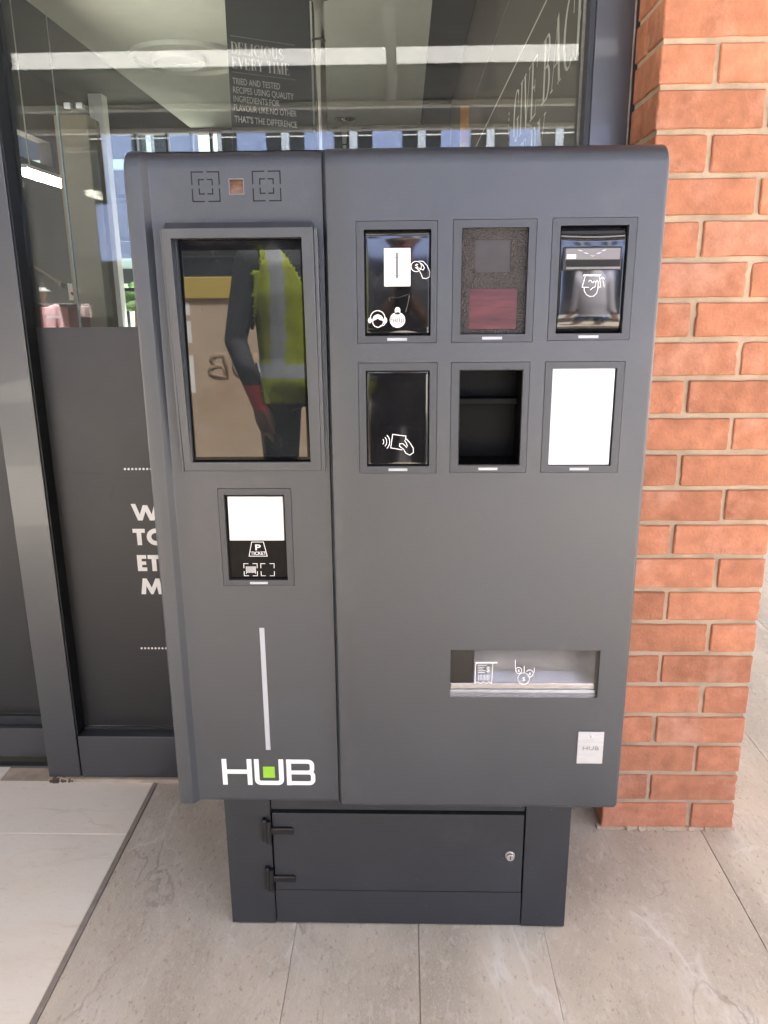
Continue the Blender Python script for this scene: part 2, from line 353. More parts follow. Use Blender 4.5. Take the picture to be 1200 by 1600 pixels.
def hf(xs, zs, holes, fy, yb, remap=None):
    """a sheet in the XZ plane facing -Y, with rectangular holes and turned-back edges"""
    xs = sorted(set(round(x, 6) for x in xs)); zs = sorted(set(round(z, 6) for z in zs)); nx, nz = len(xs), len(zs)
    mb = MB()
    for dy in (0, 1):
        for z in zs:
            for x in xs:
                X, Z = remap(x, z) if remap else (x, z)
                y = fy(x, z) if dy == 0 else yb
                mb.v.append((X, y, Z))
    solid = np.ones((nz-1, nx-1), bool)
    for (a, b, c, d) in holes:
        for j in range(nz-1):
            zc = (zs[j]+zs[j+1])/2
            if c < zc < d:
                for i in range(nx-1):
                    if a < (xs[i]+xs[i+1])/2 < b: solid[j, i] = False
    N = nx*nz
    for j in range(nz-1):
        for i in range(nx-1):
            if not solid[j, i]: continue
            a, b, c, d = j*nx+i, j*nx+i+1, (j+1)*nx+i+1, (j+1)*nx+i
            mb.f.append((a, b, c, d)); mb.m.append(0)
            for (p, q, jj, ii) in ((a, b, j-1, i), (b, c, j, i+1), (c, d, j+1, i), (d, a, j, i-1)):
                if not (0 <= jj < nz-1 and 0 <= ii < nx-1) or not solid[jj, ii]:
                    mb.f.append((q, p, p+N, q+N)); mb.m.append(0)
    used = sorted(set(k for f in mb.f for k in f)); idx = {k: i for i, k in enumerate(used)}
    mb.v = [mb.v[k] for k in used]; mb.f = [tuple(idx[k] for k in f) for f in mb.f]
    return mb
def text(name, body, x, z, h, y, m, parent, width=None, bold=0.0, align='LEFT', th=0.0004, mirror=False, shear=0.0, xform=None):
    """flat lettering in the XZ plane facing -Y; h is the cap height"""
    cu = bpy.data.curves.new('lettering', 'FONT'); cu.body = body; cu.size = 1.0; cu.offset = bold; cu.extrude = 0; cu.shear = shear
    cu.resolution_u = 3
    t = bpy.data.objects.new('lettering', cu); C.objects.link(t)
    bpy.context.view_layer.update()
    me = bpy.data.meshes.new_from_object(t.evaluated_get(bpy.context.evaluated_depsgraph_get()))
    bpy.data.objects.remove(t); bpy.data.curves.remove(cu)
    co = np.zeros(len(me.vertices)*3); me.vertices.foreach_get('co', co); co = co.reshape(-1, 3)
    capref = 0.729
    x0, x1 = co[:, 0].min(), co[:, 0].max(); sz = h/capref
    sx = (width/(x1-x0)) if width else sz
    X = (co[:, 0]-x0)*sx; Wd = (x1-x0)*sx
    if align == 'CENTER': X = X - Wd/2
    Zc = co[:, 1]*sz
    if xform: P = [xform(a, b) for a, b in zip(X, Zc)]
    else: P = [(x+a, y, z+b) for a, b in zip(X, Zc)]
    me.vertices.foreach_set('co', np.array(P).ravel()); me.update()
    o = bpy.data.objects.new(name, me); me.materials.clear(); me.materials.append(m); link(o, parent)
    if th:
        sm = o.modifiers.new('thick', 'SOLIDIFY'); sm.thickness = th; sm.offset = 0
    return o

# ================================================================== setting: floor and street
g = bx('ground', (-60, 60, -70, 70, -0.6, -0.06), GROUND); tag(g, kind='structure')
pv = bx('pavement', (-1.9, 6.0, -5.9, 6.0, -0.058, -0.006), GROUT); tag(pv, kind='structure')
def tile(x0, x1, y0, y1, m, z=0.0, parent=pv):
    cx, cy_ = (x0+x1)/2, (y0+y1)/2
    gp = 0.0004
    return bx('tile', (x0-cx+gp, x1-cx-gp, y0-cy_+gp, y1-cy_-gp, -0.02, 0), m, parent, 0.0012, loc=(cx, cy_, z), seg=1)
XE = [-0.7246, -0.246, 0.030, 0.310, 0.783, 1.10, 1.53, 2.1, 2.7]
YE = [-5.9, -4.4, -3.2, -2.0, -0.85, 0.72, 1.96+0.745, 3.9, 5.1]
for i in range(len(XE)-1):
    for j in range(len(YE)-1):
        x0, x1, y0, y1 = XE[i], XE[i+1], YE[j], YE[j+1]
        if j == 5 and x1 < 0.35: y1 = 1.99
        if j > 5 and x1 < 1.0: continue
        if j == 5 and 0.3 < x0 < 0.5: y1 = 1.99
        tile(x0, x1, y0, y1, TILE, 0.0012*random.uniform(-1, 1))
for x0, x1 in ((-1.197, -0.7374), (-1.80, -1.197)):
    for y0, y1 in ((0.05, 0.90), (0.90, 1.757), (1.757, 1.99 if x0 > -1.198 else 2.06)):
        tile(x0, x1, y0, y1, PALE, 0.0006*random.uniform(-1, 1))
bx('trim_strip', (-0.7370, -0.7250, 0.05, 1.988, -0.02, 0.0022), TRIM, pv, 0.001)
# interior floor of the shop
fl = bx('shop_floor', (-3.5, 0.62, 2.062, 9.4, -0.055, -0.004), INTF); tag(fl, kind='structure')

# ================================================================== brick pier
PX0, PX1, PY0 = 0.523, 0.866, 1.802
PW = PX1-PX0; PY1 = PY0+PW; CH = 0.085; BL, BW, BH = 0.2225, 0.1105, 0.0735
pier = empty('brick_pier', ((PX0+PX1)/2, (PY0+PY1)/2, 0))
tag(pier, 'square red brick pier with sandy mortar joints right of the kiosk', 'brick pier')
NR = 37
obj('mortar', MB().box(PX0+0.005, PX1-0.005, PY0+0.0062, PY1-0.006, -0.004, NR*CH), MORTAR, pier)
def brickmesh(lx, ly, k):
    rr = random.Random(k); bm = bmesh.new(); bmesh.ops.create_cube(bm, size=1)
    for v in bm.verts: v.co = Vector((v.co.x*lx, v.co.y*ly, v.co.z*BH))
    bmesh.ops.bevel(bm, geom=bm.edges[:], offset=0.0028, segments=1, affect='EDGES')
    bmesh.ops.subdivide_edges(bm, edges=[e for e in bm.edges if e.calc_length() > 0.03], cuts=5, use_grid_fill=True)
    ph_ = [rr.uniform(0, 50) for _ in range(3)]
    for v in bm.verts:
        q = v.co*38+Vector(ph_); nz = mnoise.noise(q)*0.0011+mnoise.noise(q*3.1)*0.0006
        ex = [abs(v.co.x)/(lx/2), abs(v.co.y)/(ly/2), abs(v.co.z)/(BH/2)]
        edge = sum(1 for t in ex if t > 0.93)
        if edge >= 2: nz -= max(0, mnoise.noise(q*1.7+Vector((9, 3, 1))))*0.0055
        v.co += v.co.normalized()*nz+Vector((0, 0, rr.uniform(-1, 1)*.0003))
    for f in bm.faces: f.smooth = False
    me = bpy.data.meshes.new('brick'); bm.to_mesh(me); bm.free(); me.materials.append(BRICK); return me
VX = [brickmesh(BL, BW, k) for k in range(7)]; VY = [brickmesh(BW, BL, 20+k) for k in range(7)]
def brick(me, x, y, z):
    o = bpy.data.objects.new('brick', me); link(o, pier)
    o.location = (x+random.uniform(-.0012, .0012), y+random.uniform(-.0016, .0010), z+random.uniform(-.0008, .0008))
    o.rotation_euler = (random.uniform(-.004, .004), random.uniform(-.004, .004), random.uniform(-.006, .006))
for r in range(NR):
    z = r*CH + BH/2 + 0.002
    if r % 2 == 0:
        P = [(VX, PX0+BL/2, PY0+BW/2), (VY, PX1-BW/2, PY0+BL/2), (VX, PX1-BL/2, PY1-BW/2), (VY, PX0+BW/2, PY1-BL/2)]
    else:
        P = [(VX, PX1-BL/2, PY0+BW/2), (VY, PX1-BW/2, PY1-BL/2), (VX, PX0+BL/2, PY1-BW/2), (VY, PX0+BW/2, PY0+BL/2)]
    for ms, x, y in P: brick(random.choice(ms), x, y, z)
mb = MB()
rr = random.Random(3)
xs = np.linspace(PX0-0.012, PX1+0.004, 34)
for a, b in zip(xs[:-1], xs[1:]):
    d = rr.uniform(0.004, 0.014); mb.hexa([(a, PY0-d, 0.0005), (b, PY0-d, 0.0005), (b, PY0+0.01, 0.0005), (a, PY0+0.01, 0.0005), (a, PY0-d*0.3, 0.003+d*0.35), (b, PY0-d*0.3, 0.003+d*0.35), (b, PY0+0.01, 0.006), (a, PY0+0.01, 0.006)])
obj('mortar_fillet', mb, MORTAR, pier)

# ================================================================== shopfront
FY, GY = 1.993, 2.048
sf = empty('shopfront', (-0.3, 2.0, 0))
tag(sf, 'dark grey framed shop window with charcoal film and white lettering behind the kiosk', 'shopfront')
TOPZ = 3.0
bx('mullion', (-1.049, -0.954, FY, 2.09, 0.012, TOPZ), ALU, sf, 0.0015)
bx('gasket', (-0.9538, -0.9500, FY+0.006, GY+0.012, 0.148, TOPZ), GASKET, sf)
# the mullion's dark return
rl = MB().hexa([(-0.950, FY+0.001, 0.012), (0.412, FY+0.001, 0.012), (0.412, 2.075, 0.012), (-0.950, 2.075, 0.012),
                (-0.950, FY+0.001, 0.146), (0.412, FY+0.001, 0.146), (0.412, 2.075, 0.141), (-0.950, 2.075, 0.141)])
obj('bottom_rail', rl, ALU, sf, 0.0015)
bx('glazing_bead', (-0.947, 0.410, GY-0.010, GY-0.002, 0.1425, 0.150), ALUD, sf, 0.001)
bx('jamb', (0.428, 0.514, FY, 2.10, 0.012, TOPZ), ALU, sf, 0.002)
bx('jamb_return', (0.4145, 0.4278, FY+0.002, 2.095, 0.012, TOPZ), ALUD, sf, 0.001)
bx('jamb_bead', (0.409, 0.4143, GY-0.012, GY-0.001, 0.150, TOPZ), SILIC, sf)
bx('cover_strip', (0.5165, 0.537, FY+0.003, 2.09, 0.012, TOPZ), ALUD, sf, 0.001)
bx('edge_strip', (0.5395, 0.560, FY+0.006, 2.09, 0.012, TOPZ), ALUD, sf, 0.001)
def bead(x, y):
    rr = random.Random(int(x*1e4)); pts = []; rad = []
    for k in range(90):
        z = 0.02+k*(TOPZ-0.04)/89; pts.append((x+rr.uniform(-.0005, .0005), y, z)); rad.append(rr.uniform(0.0014, 0.0026))
    obj('sealant_bead', MB().tube(pts, rad, 6), SILIC, sf, smooth=60)
bead(0.5155, FY+0.001); bead(0.5385, FY+0.0035)
bx('head_rail', (-1.049, 0.56, FY, 2.10, TOPZ+0.001, TOPZ+0.14), ALU, sf)
bx('glass_pane', (-0.9495, 0.4125, GY, GY+0.008, 0.1415, TOPZ), GLASS, sf)
film = bx('vinyl_film', (-0.9485, 0.408, GY-0.0012, GY-0.0004, 0.1505, 1.2995), VINYL, sf)
def fletters(word, x, z, h, wd):
    """heavy grotesque capitals built from broad strokes"""
    t = 0.27*h
    for ch, w_ in zip(word, wd):
        mb = MB(); y = GY-0.0018; th = 0.0004; e = t/2
        R = lambda a, b, c, d: mb.poly([(x+a, z+c), (x+b, z+c), (x+b, z+d), (x+a, z+d)], y, th)
        if ch == 'T': R(0, w_, h-t*.9, h); R(w_/2-e, w_/2+e, 0, h-t*.9)
        if ch == 'E': R(0, t, 0, h); R(t, w_, h-t*.85, h); R(t, w_*.95, h/2-t*.4, h/2+t*.4); R(t, w_, 0, t*.85)
        if ch == 'O':
            mb.ribbon([(x+w_/2+(w_/2-e)*math.cos(a*math.pi/16), z+h/2+(h/2-e+.0008)*math.sin(a*math.pi/16)) for a in range(33)], t, y, th)
        if ch == 'W': mb.poly([(x, z+h), (x+t, z+h), (x+.29*w_, z+.36*h), (x+.42*w_, z+h*.92), (x+.58*w_, z+h*.92), (x+.71*w_, z+.36*h), (x+w_-t, z+h), (x+w_, z+h), (x+.79*w_, z), (x+.63*w_, z), (x+.5*w_, z+.55*h), (x+.37*w_, z), (x+.21*w_, z)], y, th)
        if ch == 'M': mb.poly([(x, z), (x+.12*w_, z+h), (x+.30*w_, z+h), (x+.5*w_, z+.42*h), (x+.70*w_, z+h), (x+.88*w_, z+h), (x+w_, z), (x+.79*w_, z), (x+.74*w_, z+.52*h), (x+.55*w_, z), (x+.45*w_, z), (x+.26*w_, z+.52*h), (x+.21*w_, z)], y, th)
        obj('letter', mb, CREAM, film); x += w_+0.004
fletters('W', -0.7470, 0.7830, 0.047, [0.078]); fletters('TO', -0.7490, 0.7120, 0.047, [0.034, 0.052]); fletters('ET', -0.7440, 0.6360, 0.047, [0.026, 0.034]); fletters('M', -0.7410, 0.5670, 0.047, [0.062])
def dots(x, z, n):
    mb = MB()
    for k in range(n): mb.disc((x+k*0.0101, z), 0.0032, GY-0.0018, GY-0.0012, 10)
    obj('dotted_line', mb, CREAM, film)
dots(-0.7532, 0.927, 9); dots(-0.756, 0.401, 9)
def scratch(pts, wd=0.0012): obj('scuff', MB().ribbon(pts, wd, GY-0.0014, 0.0001), GASKET, film)
scratch([(-0.748, 0.987), (-0.715, 0.991), (-0.69, 0.988)]); scratch([(-0.80, 0.907), (-0.77, 0.903), (-0.745, 0.900), (-0.715, 0.902)]); scratch([(-0.788, 0.878), (-0.80, 0.845)], 0.0022); scratch([(-0.90, 0.915), (-0.86, 0.917), (-0.82, 0.913)], 0.002)
# threshold under the shopfront with grit in the corner
bx('threshold', (-1.049, 0.42, 1.984, 2.06, -0.002, 0.0105), GROUT, sf, 0.002)
mb = MB(); rr = random.Random(5)
for k in range(46):
    x = -1.045+abs(rr.gauss(0, 0.030)); y = 1.985+rr.uniform(-.008, .012); s_ = rr.uniform(.0015, .006)
    mb.box(x, x+s_*1.6, y, y+s_, 0.0, 0.004+s_*rr.uniform(.6, 1.6))
o = obj('grit', mb, DEBRIS, sf); o['kind'] = 'stuff'

sl = empty('sliding_door', (-1.4, 2.09, 0)); tag(sl, 'dark grey sliding door leaf with charcoal film at the left edge', 'sliding door')
bx('bottom_rail', (-2.2, -1.052, 2.062, 2.10, 0.034, 0.130), ALU, sl, 0.0015)
bx('glazing_bead', (-2.2, -1.052, 2.085, 2.10, 0.1305, 0.158), ALUD, sl, 0.001)
bx('glass_pane', (-2.2, -1.05, 2.105, 2.113, 0.131, TOPZ), GLASS, sl)
bx('vinyl_film', (-2.2, -1.051, 2.1030, 2.1042, 0.1585, 1.2995), VINYL, sl)
bx('stile', (-2.26, -2.2005, 2.062, 2.12, 0.034, TOPZ), ALU, sl)
bx('floor_track', (-2.2, -1.051, 2.070, 2.12, -0.003, 0.012), GASKET, sl)

# ================================================================== shop interior (seen through the glass)
def struct(name, b, m): return tag(bx(name, b, m), kind='structure')
struct('wall_right', (0.5, 0.62, 2.15, 9.4, -0.003, 3.5), MURAL)
# left wall with two clerestory openings, back wall with a tall glazed opening
lw = MB()
for (y0, y1, z0, z1) in ((2.12, 9.4, 0, 2.58), (2.12, 9.4, 2.80, 3.5), (2.12, 7.32, 2.58, 2.80), (8.12, 8.30, 2.58, 2.80), (8.62, 9.4, 2.58, 2.80)): lw.box(-3.52, -3.4, y0, y1, z0, z1)
tag(obj('wall_left', lw, WALLD), kind='structure')
bw = MB()
for (x0, x1, z0, z1) in ((-3.399, -3.28, 0, 3.5), (-2.05, 0.4995, 0, 3.5), (-3.28, -2.05, 3.09, 3.5), (-3.28, -2.05, 0, 0.7)): bw.box(x0, x1, 9.3, 9.42, z0, z1)
tag(obj('wall_back', bw, WALLD), kind='structure')
struct('ceiling', (-3.399, 0.4995, 2.115, 9.299, 3.34, 3.46), CEILD)
struct('roof', (-3.7, 0.75, 1.99, 9.6, 3.55, 3.75), STEELP)
ce = bx('ceiling_panel', (-2.33, 0.175, 2.12, 9.298, 3.14, 3.335), CEIL); tag(ce, 'pale dropped ceiling panel inside the shop', 'ceiling panel')
def ring(name, cx, cy_, z0, z1, r0_, r1_, m, parent=None, n=48):
    mb = MB()
    for k in range(n):
        a, b = 2*math.pi*k/n, 2*math.pi*(k+1)/n
        q = lambda r, t, z: (cx+r*math.cos(t), cy_+r*math.sin(t), z)
        mb.hexa([q(r0_, a, z0), q(r0_, b, z0), q(r1_, b, z0), q(r1_, a, z0), q(r0_, a, z1), q(r0_, b, z1), q(r1_, b, z1), q(r1_, a, z1)])
    return obj(name, mb, m, parent)
cl = empty('ceiling_ring', (-1.66, 6.68, 3.14)); tag(cl, 'round ring fitting on the pale ceiling panel', 'ceiling fitting')
ring('outer_ring', -1.66, 6.68, 3.105, 3.138, 0.40, 0.44, CEIL, cl); ring('inner_ring', -1.73, 6.68, 3.09, 3.138, 0.185, 0.205, WHITEP, cl)
def steel_pole(x, y, label):
    p = empty('steel_pole', (x, y, 0)); tag(p, label, 'pole', 'steel poles inside the shop')
    obj('tube', MB().tube([(x, y, 0), (x, y, 3.11)], 0.040, 24), CHROME, p, smooth=40)
    obj('ceiling_flange', MB().tube([(x, y, 3.112), (x, y, 3.125), (x, y, 3.138)], [0.075, 0.11, 0.11], 28), CHROME, p, smooth=40)
    obj('collar', MB().tube([(x, y, 2.872), (x, y, 2.884)], 0.0425, 24), GASKET, p, smooth=40)
steel_pole(-0.525, 5.4, 'near polished steel pole beside the slate banner inside the shop'); steel_pole(-0.615, 8.9, 'far polished steel pole just above the kiosk top')

# --- serif display letters (thick stems, hairline joins), unit cap height
def SERIF(ch):
    T, H = 0.15, 0.03; st = []
    def v(x, a=0, b=1, w=T): st.append(([(x, a), (x, b)], w))
    def hl(x0, x1, z, w=H): st.append(([(x0, z), (x1, z)], w))
    def sf_(x, z, w=0.15): hl(x-w, x+w, z, H)
    def arc(cx, cz, rx, rz, a0, a1, n=18, tk=T):
        P = []; W = []
        for i in range(n+1):
            a = math.radians(a0+(a1-a0)*i/n); P.append((cx+rx*math.cos(a), cz+rz*math.sin(a))); W.append(H+(tk-H)*abs(math.cos(a))**1.5)
        st.append((P, W))
    e = H/2
    if ch == 'D': v(.17); sf_(.13, 1-e, .12); sf_(.13, e, .12); hl(.13, .4, 1-e); hl(.13, .4, e); arc(.38, .5, .30, .485, 90, -90); return st, .76
    if ch == 'E': v(.17); hl(.02, .60, 1-e); hl(.02, .62, e); hl(.17, .44, .52); v(.59, .78, 1, .035); v(.61, 0, .24, .035); v(.44, .42, .62, .03); return st, .70
    if ch == 'L': v(.17); sf_(.17, 1-e); hl(.02, .60, e); v(.59, 0, .26, .035); return st, .66
    if ch == 'I': v(.17); sf_(.17, 1-e); sf_(.17, e); return st, .36
    if ch in 'CG':
        arc(.42, .5, .33, .485, 55, 305)
        if ch == 'C': v(.63, .66, .96, .035); hl(.60, .64, .16); return st, .74
        v(.63, .70, .96, .035); v(.62, .05, .42, .12); hl(.48, .76, .42); return st, .80
    if ch == 'O': arc(.42, .5, .34, .485, 0, 360, 30); return st, .84
    if ch == 'U': v(.17, .3, 1); sf_(.17, 1-e); arc(.39, .3, .22, .285, 180, 360, 16, .12); v(.61, .3, 1, .04); sf_(.61, 1-e, .11); return st, .78
    if ch == 'S':
        P = [(.52, .74), (.50, .90), (.38, .975), (.24, .95), (.13, .84), (.14, .68), (.28, .55), (.44, .45), (.54, .32), (.52, .14), (.38, .025), (.22, .04), (.11, .14), (.09, .30)]
        W = [.03, .03, .03, .05, .10, .13, .16, .16, .13, .10, .05, .03, .03, .03]; st.append((P, W)); return st, .64
    if ch == 'V': st.append(([(.12, 1), (.40, 0)], .15)); st.append(([(.40, 0), (.66, 1)], .035)); sf_(.12, 1-e, .13); sf_(.66, 1-e, .10); return st, .76
    if ch == 'A': st.append(([(.38, 1), (.66, 0)], .15)); st.append(([(.38, 1), (.10, 0)], .035)); hl(.2, .56, .33); sf_(.10, e, .09); sf_(.66, e, .13); return st, .78
    if ch == 'Y': st.append(([(.10, 1), (.38, .45)], .14)); st.append(([(.38, .45), (.64, 1)], .035)); v(.38, 0, .47); sf_(.10, 1-e, .12); sf_(.64, 1-e, .09); sf_(.38, e); return st, .74
    if ch == 'T': v(.34); hl(.03, .65, 1-e); v(.04, .76, 1, .035); v(.64, .76, 1, .035); sf_(.34, e); return st, .68
    if ch == 'R': v(.17); sf_(.15, 1-e, .12); sf_(.17, e); hl(.15, .36, 1-e); hl(.15, .36, .5); arc(.35, .74, .21, .24, 90, -90, 14, .13); st.append(([(.40, .49), (.52, .36), (.56, .10), (.66, .02)], [.06, .13, .12, .03])); return st, .72
    if ch == 'B': v(.17); sf_(.13, 1-e, .12); sf_(.13, e, .12); hl(.13, .36, 1-e); hl(.13, .36, .52); hl(.13, .38, e); arc(.34, .755, .19, .23, 90, -90, 14, .13); arc(.36, .265, .23, .25, 90, -90, 14, .14); return st, .68
    if ch == 'K': v(.17); sf_(.17, 1-e); sf_(.17, e); st.append(([(.2, .4), (.58, 1)], .035)); st.append(([(.32, .56), (.62, 0)], .14)); return st, .74
    if ch == 'M': v(.13, 0, 1, .035); st.append(([(.16, 1), (.44, 0)], .14)); st.append(([(.44, 0), (.74, 1)], .035)); v(.78); sf_(.13, 1-e, .09); sf_(.13, e, .10); sf_(.80, 1-e, .12); sf_(.78, e); return st, .96
    return [], .35
def serif(body, xform, h, sx=1.0, gap=0.06):
    """lettering as thin raised strokes; xform maps (along, up, off) to a world point"""
    mb = MB(); cx = 0
    for ch in body:
        st, adv = SERIF(ch)
        for P, W in st: mb.ribbon([((cx+p[0])*h*sx, p[1]*h) for p in P], [q*h for q in W] if isinstance(W, list) else W*h, 0, 0.0006)
        cx += adv+gap
    mb.v = [xform(a, c, b) for (a, b, c) in mb.v]
    return mb, cx*h*sx

# slate banner hanging by the pole, turned a little away
BA, BB = Vector((-1.035, 5.13, 0)), Vector((-0.575, 5.40, 0)); bd = (BB-BA).normalized(); bn = Vector((bd.y, -bd.x, 0))
ban = empty('hanging_banner', (BA.x, BA.y, 0)); tag(ban, 'slate grey hanging banner with white words behind the glass', 'banner')
def bp(a, c, off=0.0): p = BA+bd*a+bn*(0.0035-off); return (p.x, p.y, c)
def bpanel(z0, z1):
    L_ = (BB-BA).length; P = []
    for z in (z0, z1):
        for a, o_ in ((0, -0.0), (L_, 0.0), (L_, 1), (0, 1)):
            p = BA+bd*a-bn*(0.004*o_); P.append((p.x, p.y, z))
    return MB().hexa(P)
obj('fabric', bpanel(1.7, 3.10), SLATE, ban)
BL_ = 0.018
def blines(body, z, h, fn, wd, nm='lettering'):
    if fn == 'serif':
        mb, Wd = serif(body, lambda a, c, b: bp(BL_+a, z+c, b), h, 1.0)
        k = wd/Wd; mb, _ = serif(body, lambda a, c, b: bp(BL_+a, z+c, b), h, k); obj(nm, mb, CREAM, ban)
    else: text(nm, body, 0, 0, h, 0, CREAM, ban, width=wd, bold=fn, th=0.0005, xform=lambda a, c: bp(BL_+a, z+c))
blines('DELICIOUS', 2.748, 0.062, 'serif', 0.335); blines('EVERY TIME', 2.670, 0.062, 'serif', 0.372)
blines('TRIED AND TESTED', 2.585, 0.036, 0.0, 0.30); blines('RECIPES USING QUALITY', 2.538, 0.036, 0.0, 0.388); blines('INGREDIENTS FOR', 2.490, 0.036, 0.0, 0.292); blines('FLAVOUR LIKE NO OTHER', 2.442, 0.036, 0.0, 0.402)
blines("THAT'S THE DIFFERENCE", 2.380, 0.036, 0.022, 0.405)
for z in (2.838, 2.648):
    mb = MB()
    for k in range(62): mb.v += [bp(BL_+k*0.0066+d, z+e) for d, e in ((0, 0), (.003, 0), (.003, .0028), (0, .0028))]; i = len(mb.v); mb.f.append((i-4, i-3, i-2, i-1)); mb.m.append(0)
    obj('dotted_line', mb, CREAM, ban)

# lettered board on the right-hand wall
mu = empty('lettered_board', (0.49, 4.4, 0)); tag(mu, 'brown wall board with huge slanting white capitals inside the shop', 'wall board')
bx('board', (0.488, 0.4985, 2.30, 6.1, 1.2, 2.69), MURAL, mu)
bx('edge_line', (0.4862, 0.4878, 2.30, 6.0, 2.336, 2.343), CREAM, mu)
bx('top_edge', (0.4862, 0.4878, 2.30, 6.1, 2.683, 2.689), SILIC, mu)
def mxf(y0, z0): return lambda a, c, b: (0.4878-b, y0-a, z0+c)
mb, Wd = serif('GIVE BACK', mxf(3.86, 2.015), 0.205); k = 1.52/Wd
mb, _ = serif('GIVE BACK', mxf(3.86, 2.015), 0.205, k); obj('lettering', mb, CREAM, mu)
mb, _ = serif('T BY', mxf(3.60, 1.772), 0.205, k); obj('lettering', mb, CREAM, mu)
mb = MB()
for j in range(26): mb.box(0.4865, 0.4878, 4.02, 4.03, 1.55+j*0.025, 1.562+j*0.025)
obj('dotted_line', mb, CREAM, mu)
po = empty('orange_poster', (0.45, 6.2, 2.3)); tag(po, 'small orange and yellow poster at the end of the lettered board', 'poster')
bx('sheet', (0.40, 0.46, 6.15, 6.17, 1.9, 2.66), ORANGE, po)

# left side of the interior
co_ = bx('tan_column', (-1.82, -1.645, 4.42, 4.60, 0, 2.285), TAN, bev=0.006); tag(co_, 'square tan column behind the left glass', 'column')
wc = bx('white_column', (-3.17, -3.03, 8.6, 8.75, 0, 3.335), WHITEP, bev=0.004); tag(wc, 'slim white column by the rear window', 'column')
gs = empty('glass_screen', (-1.0, 2.6, 0)); tag(gs, 'narrow frameless glass screen with two clips behind the shop window', 'glass screen')
bx('pane', (-1.055, -0.945, 2.598, 2.608, 0, 1.935), GLASS, gs, 0.002)
bx('edge', (-1.0590, -1.0555, 2.597, 2.609, 0, 1.938), TEAL, gs)
for x in (-1.022, -0.985): bx('clip', (x-0.010, x+0.010, 2.592, 2.614, 1.925, 1.942), STEEL, gs, 0.002)
la = empty('linear_lamp', (-2.3, 5.4, 2.1)); tag(la, 'lit warm white linear lamp inside the shop at left', 'lamp')
bx('diffuser', (-2.32, -2.28, 5.08, 5.74, 2.085, 2.128), LAMP, la, 0.004); bx('housing', (-2.325, -2.275, 5.06, 5.76, 2.1285, 2.15), WHITEP, la)
for y in (5.15, 5.65): bx('suspension_rod', (-2.303, -2.297, y-.003, y+.003, 2.151, 3.338), STEEL, la)
ar = empty('arrow_sign', (-2.04, 5.0, 1.41)); tag(ar, 'small cream sign with a dark red downward arrow', 'sign')
bx('board', (-2.085, -1.985, 5.0, 5.01, 1.355, 1.455), CREAM, ar)
obj('arrow', MB().ribbon([(-2.035, 1.445), (-2.035, 1.370)], 0.014, 4.998, 0.001).ribbon([(-2.068, 1.402), (-2.035, 1.370), (-2.002, 1.402)], 0.014, 4.9985, 0.001), REDP, ar)
ct = empty('red_counter', (-1.8, 4.25, 0)); tag(ct, 'low red counter front beside the tan column', 'counter')
bx('front', (-1.87, -1.72, 4.10, 4.38, 0, 1.325), REDP, ct, 0.004); bx('label_strip', (-1.835, -1.77, 4.096, 4.0998, 1.270, 1.283), CREAM, ct)
bx('top', (-1.875, -1.715, 4.09, 4.39, 1.326, 1.34), WALLD, ct)
hr = obj('stair_handrail', MB().tube([(-2.6, 5.6, 1.62), (-2.2, 5.2, 1.45)], 0.014, 10), CHROME); tag(hr, 'thin sloping metal handrail above the red counter', 'handrail')
bo = empty('bottle', (-1.845, 4.1, 0)); 
# rear glazing
rg = empty('rear_window', (-2.66, 9.3, 0.7)); tag(rg, 'bright mullioned rear window with back to front words', 'window')
for x in (-2.945, -2.60, -2.33, -2.115): bx('mullion', (x-.014, x+.014, 9.28, 9.36, 0.7, 3.09), ALUD, rg)
for z in (1.45, 2.0, 2.45): bx('transom', (-3.28, -2.05, 9.285, 9.355, z-.02, z+.02), ALUD, rg)
for a, b in ((-3.28, -2.959), (-2.931, -2.614), (-2.586, -2.344), (-2.316, -2.129), (-2.101, -2.05)): bx('pane', (a, b, 9.37, 9.378, 0.7, 3.09), GLASS, rg)
ang = math.radians(38)
text('lettering', '& Drink Responsibly', 0, 0, 0.062, 0, INKG, rg, th=0.0005, width=0.62,
     xform=lambda a, c: (-2.50-a*math.cos(ang)*0.72-c*0.25, 9.366, 2.83+a*math.sin(ang)*0.55+c))
C.objects.unlink(bo); bpy.data.objects.remove(bo)

# beyond the rear window: planter with a palm, rail
pl = empty('palm_plant', (-3.62, 10.9, 0)); tag(pl, 'green palm in a dark planter beyond the rear window', 'palm')
obj('trunk', MB().tube([(-3.62, 10.9, 0.55), (-3.64, 10.9, 0.9), (-3.63, 10.9, 1.25)], [0.06, 0.045, 0.03], 10), BARK, pl, smooth=60)
bx('planter', (-3.95, -3.30, 10.6, 11.2, -0.05, 0.6), BROWNP, pl, 0.01)
rr = random.Random(11)
for k in range(15):
    a = k*2.4; le = rr.uniform(0.6, 0.95); rise = rr.uniform(0.5, 0.95); mb = MB(); pr = None
    for i in range(15):
        t = i/14; d = le*t; z = 1.2+rise*t-0.75*t*t*le; p = Vector((-3.63+math.cos(a)*d, 10.9+math.sin(a)*d, z))
        if pr is not None:
            side = Vector((-math.sin(a), math.cos(a), 0))
            for sg in (-1, 1):
                tip = p+side*sg*(0.20*math.sin(math.pi*min(1, t*0.9+0.1))+0.02)+Vector((math.cos(a)*0.14, math.sin(a)*0.14, -0.06)); mid = pr*0.5+tip*0.5+Vector((0, 0, .015))
                mb.quad(tuple(pr), tuple(p), tuple(mid+Vector((0, 0, .006))+(p-pr)*.4), tuple(tip)); 
        pr = p
    obj('frond', mb, LEAF, pl)
rw = empty('white_railing', (-3.4, 12.2, 0)); tag(rw, 'white picket rail beyond the rear window', 'railing')
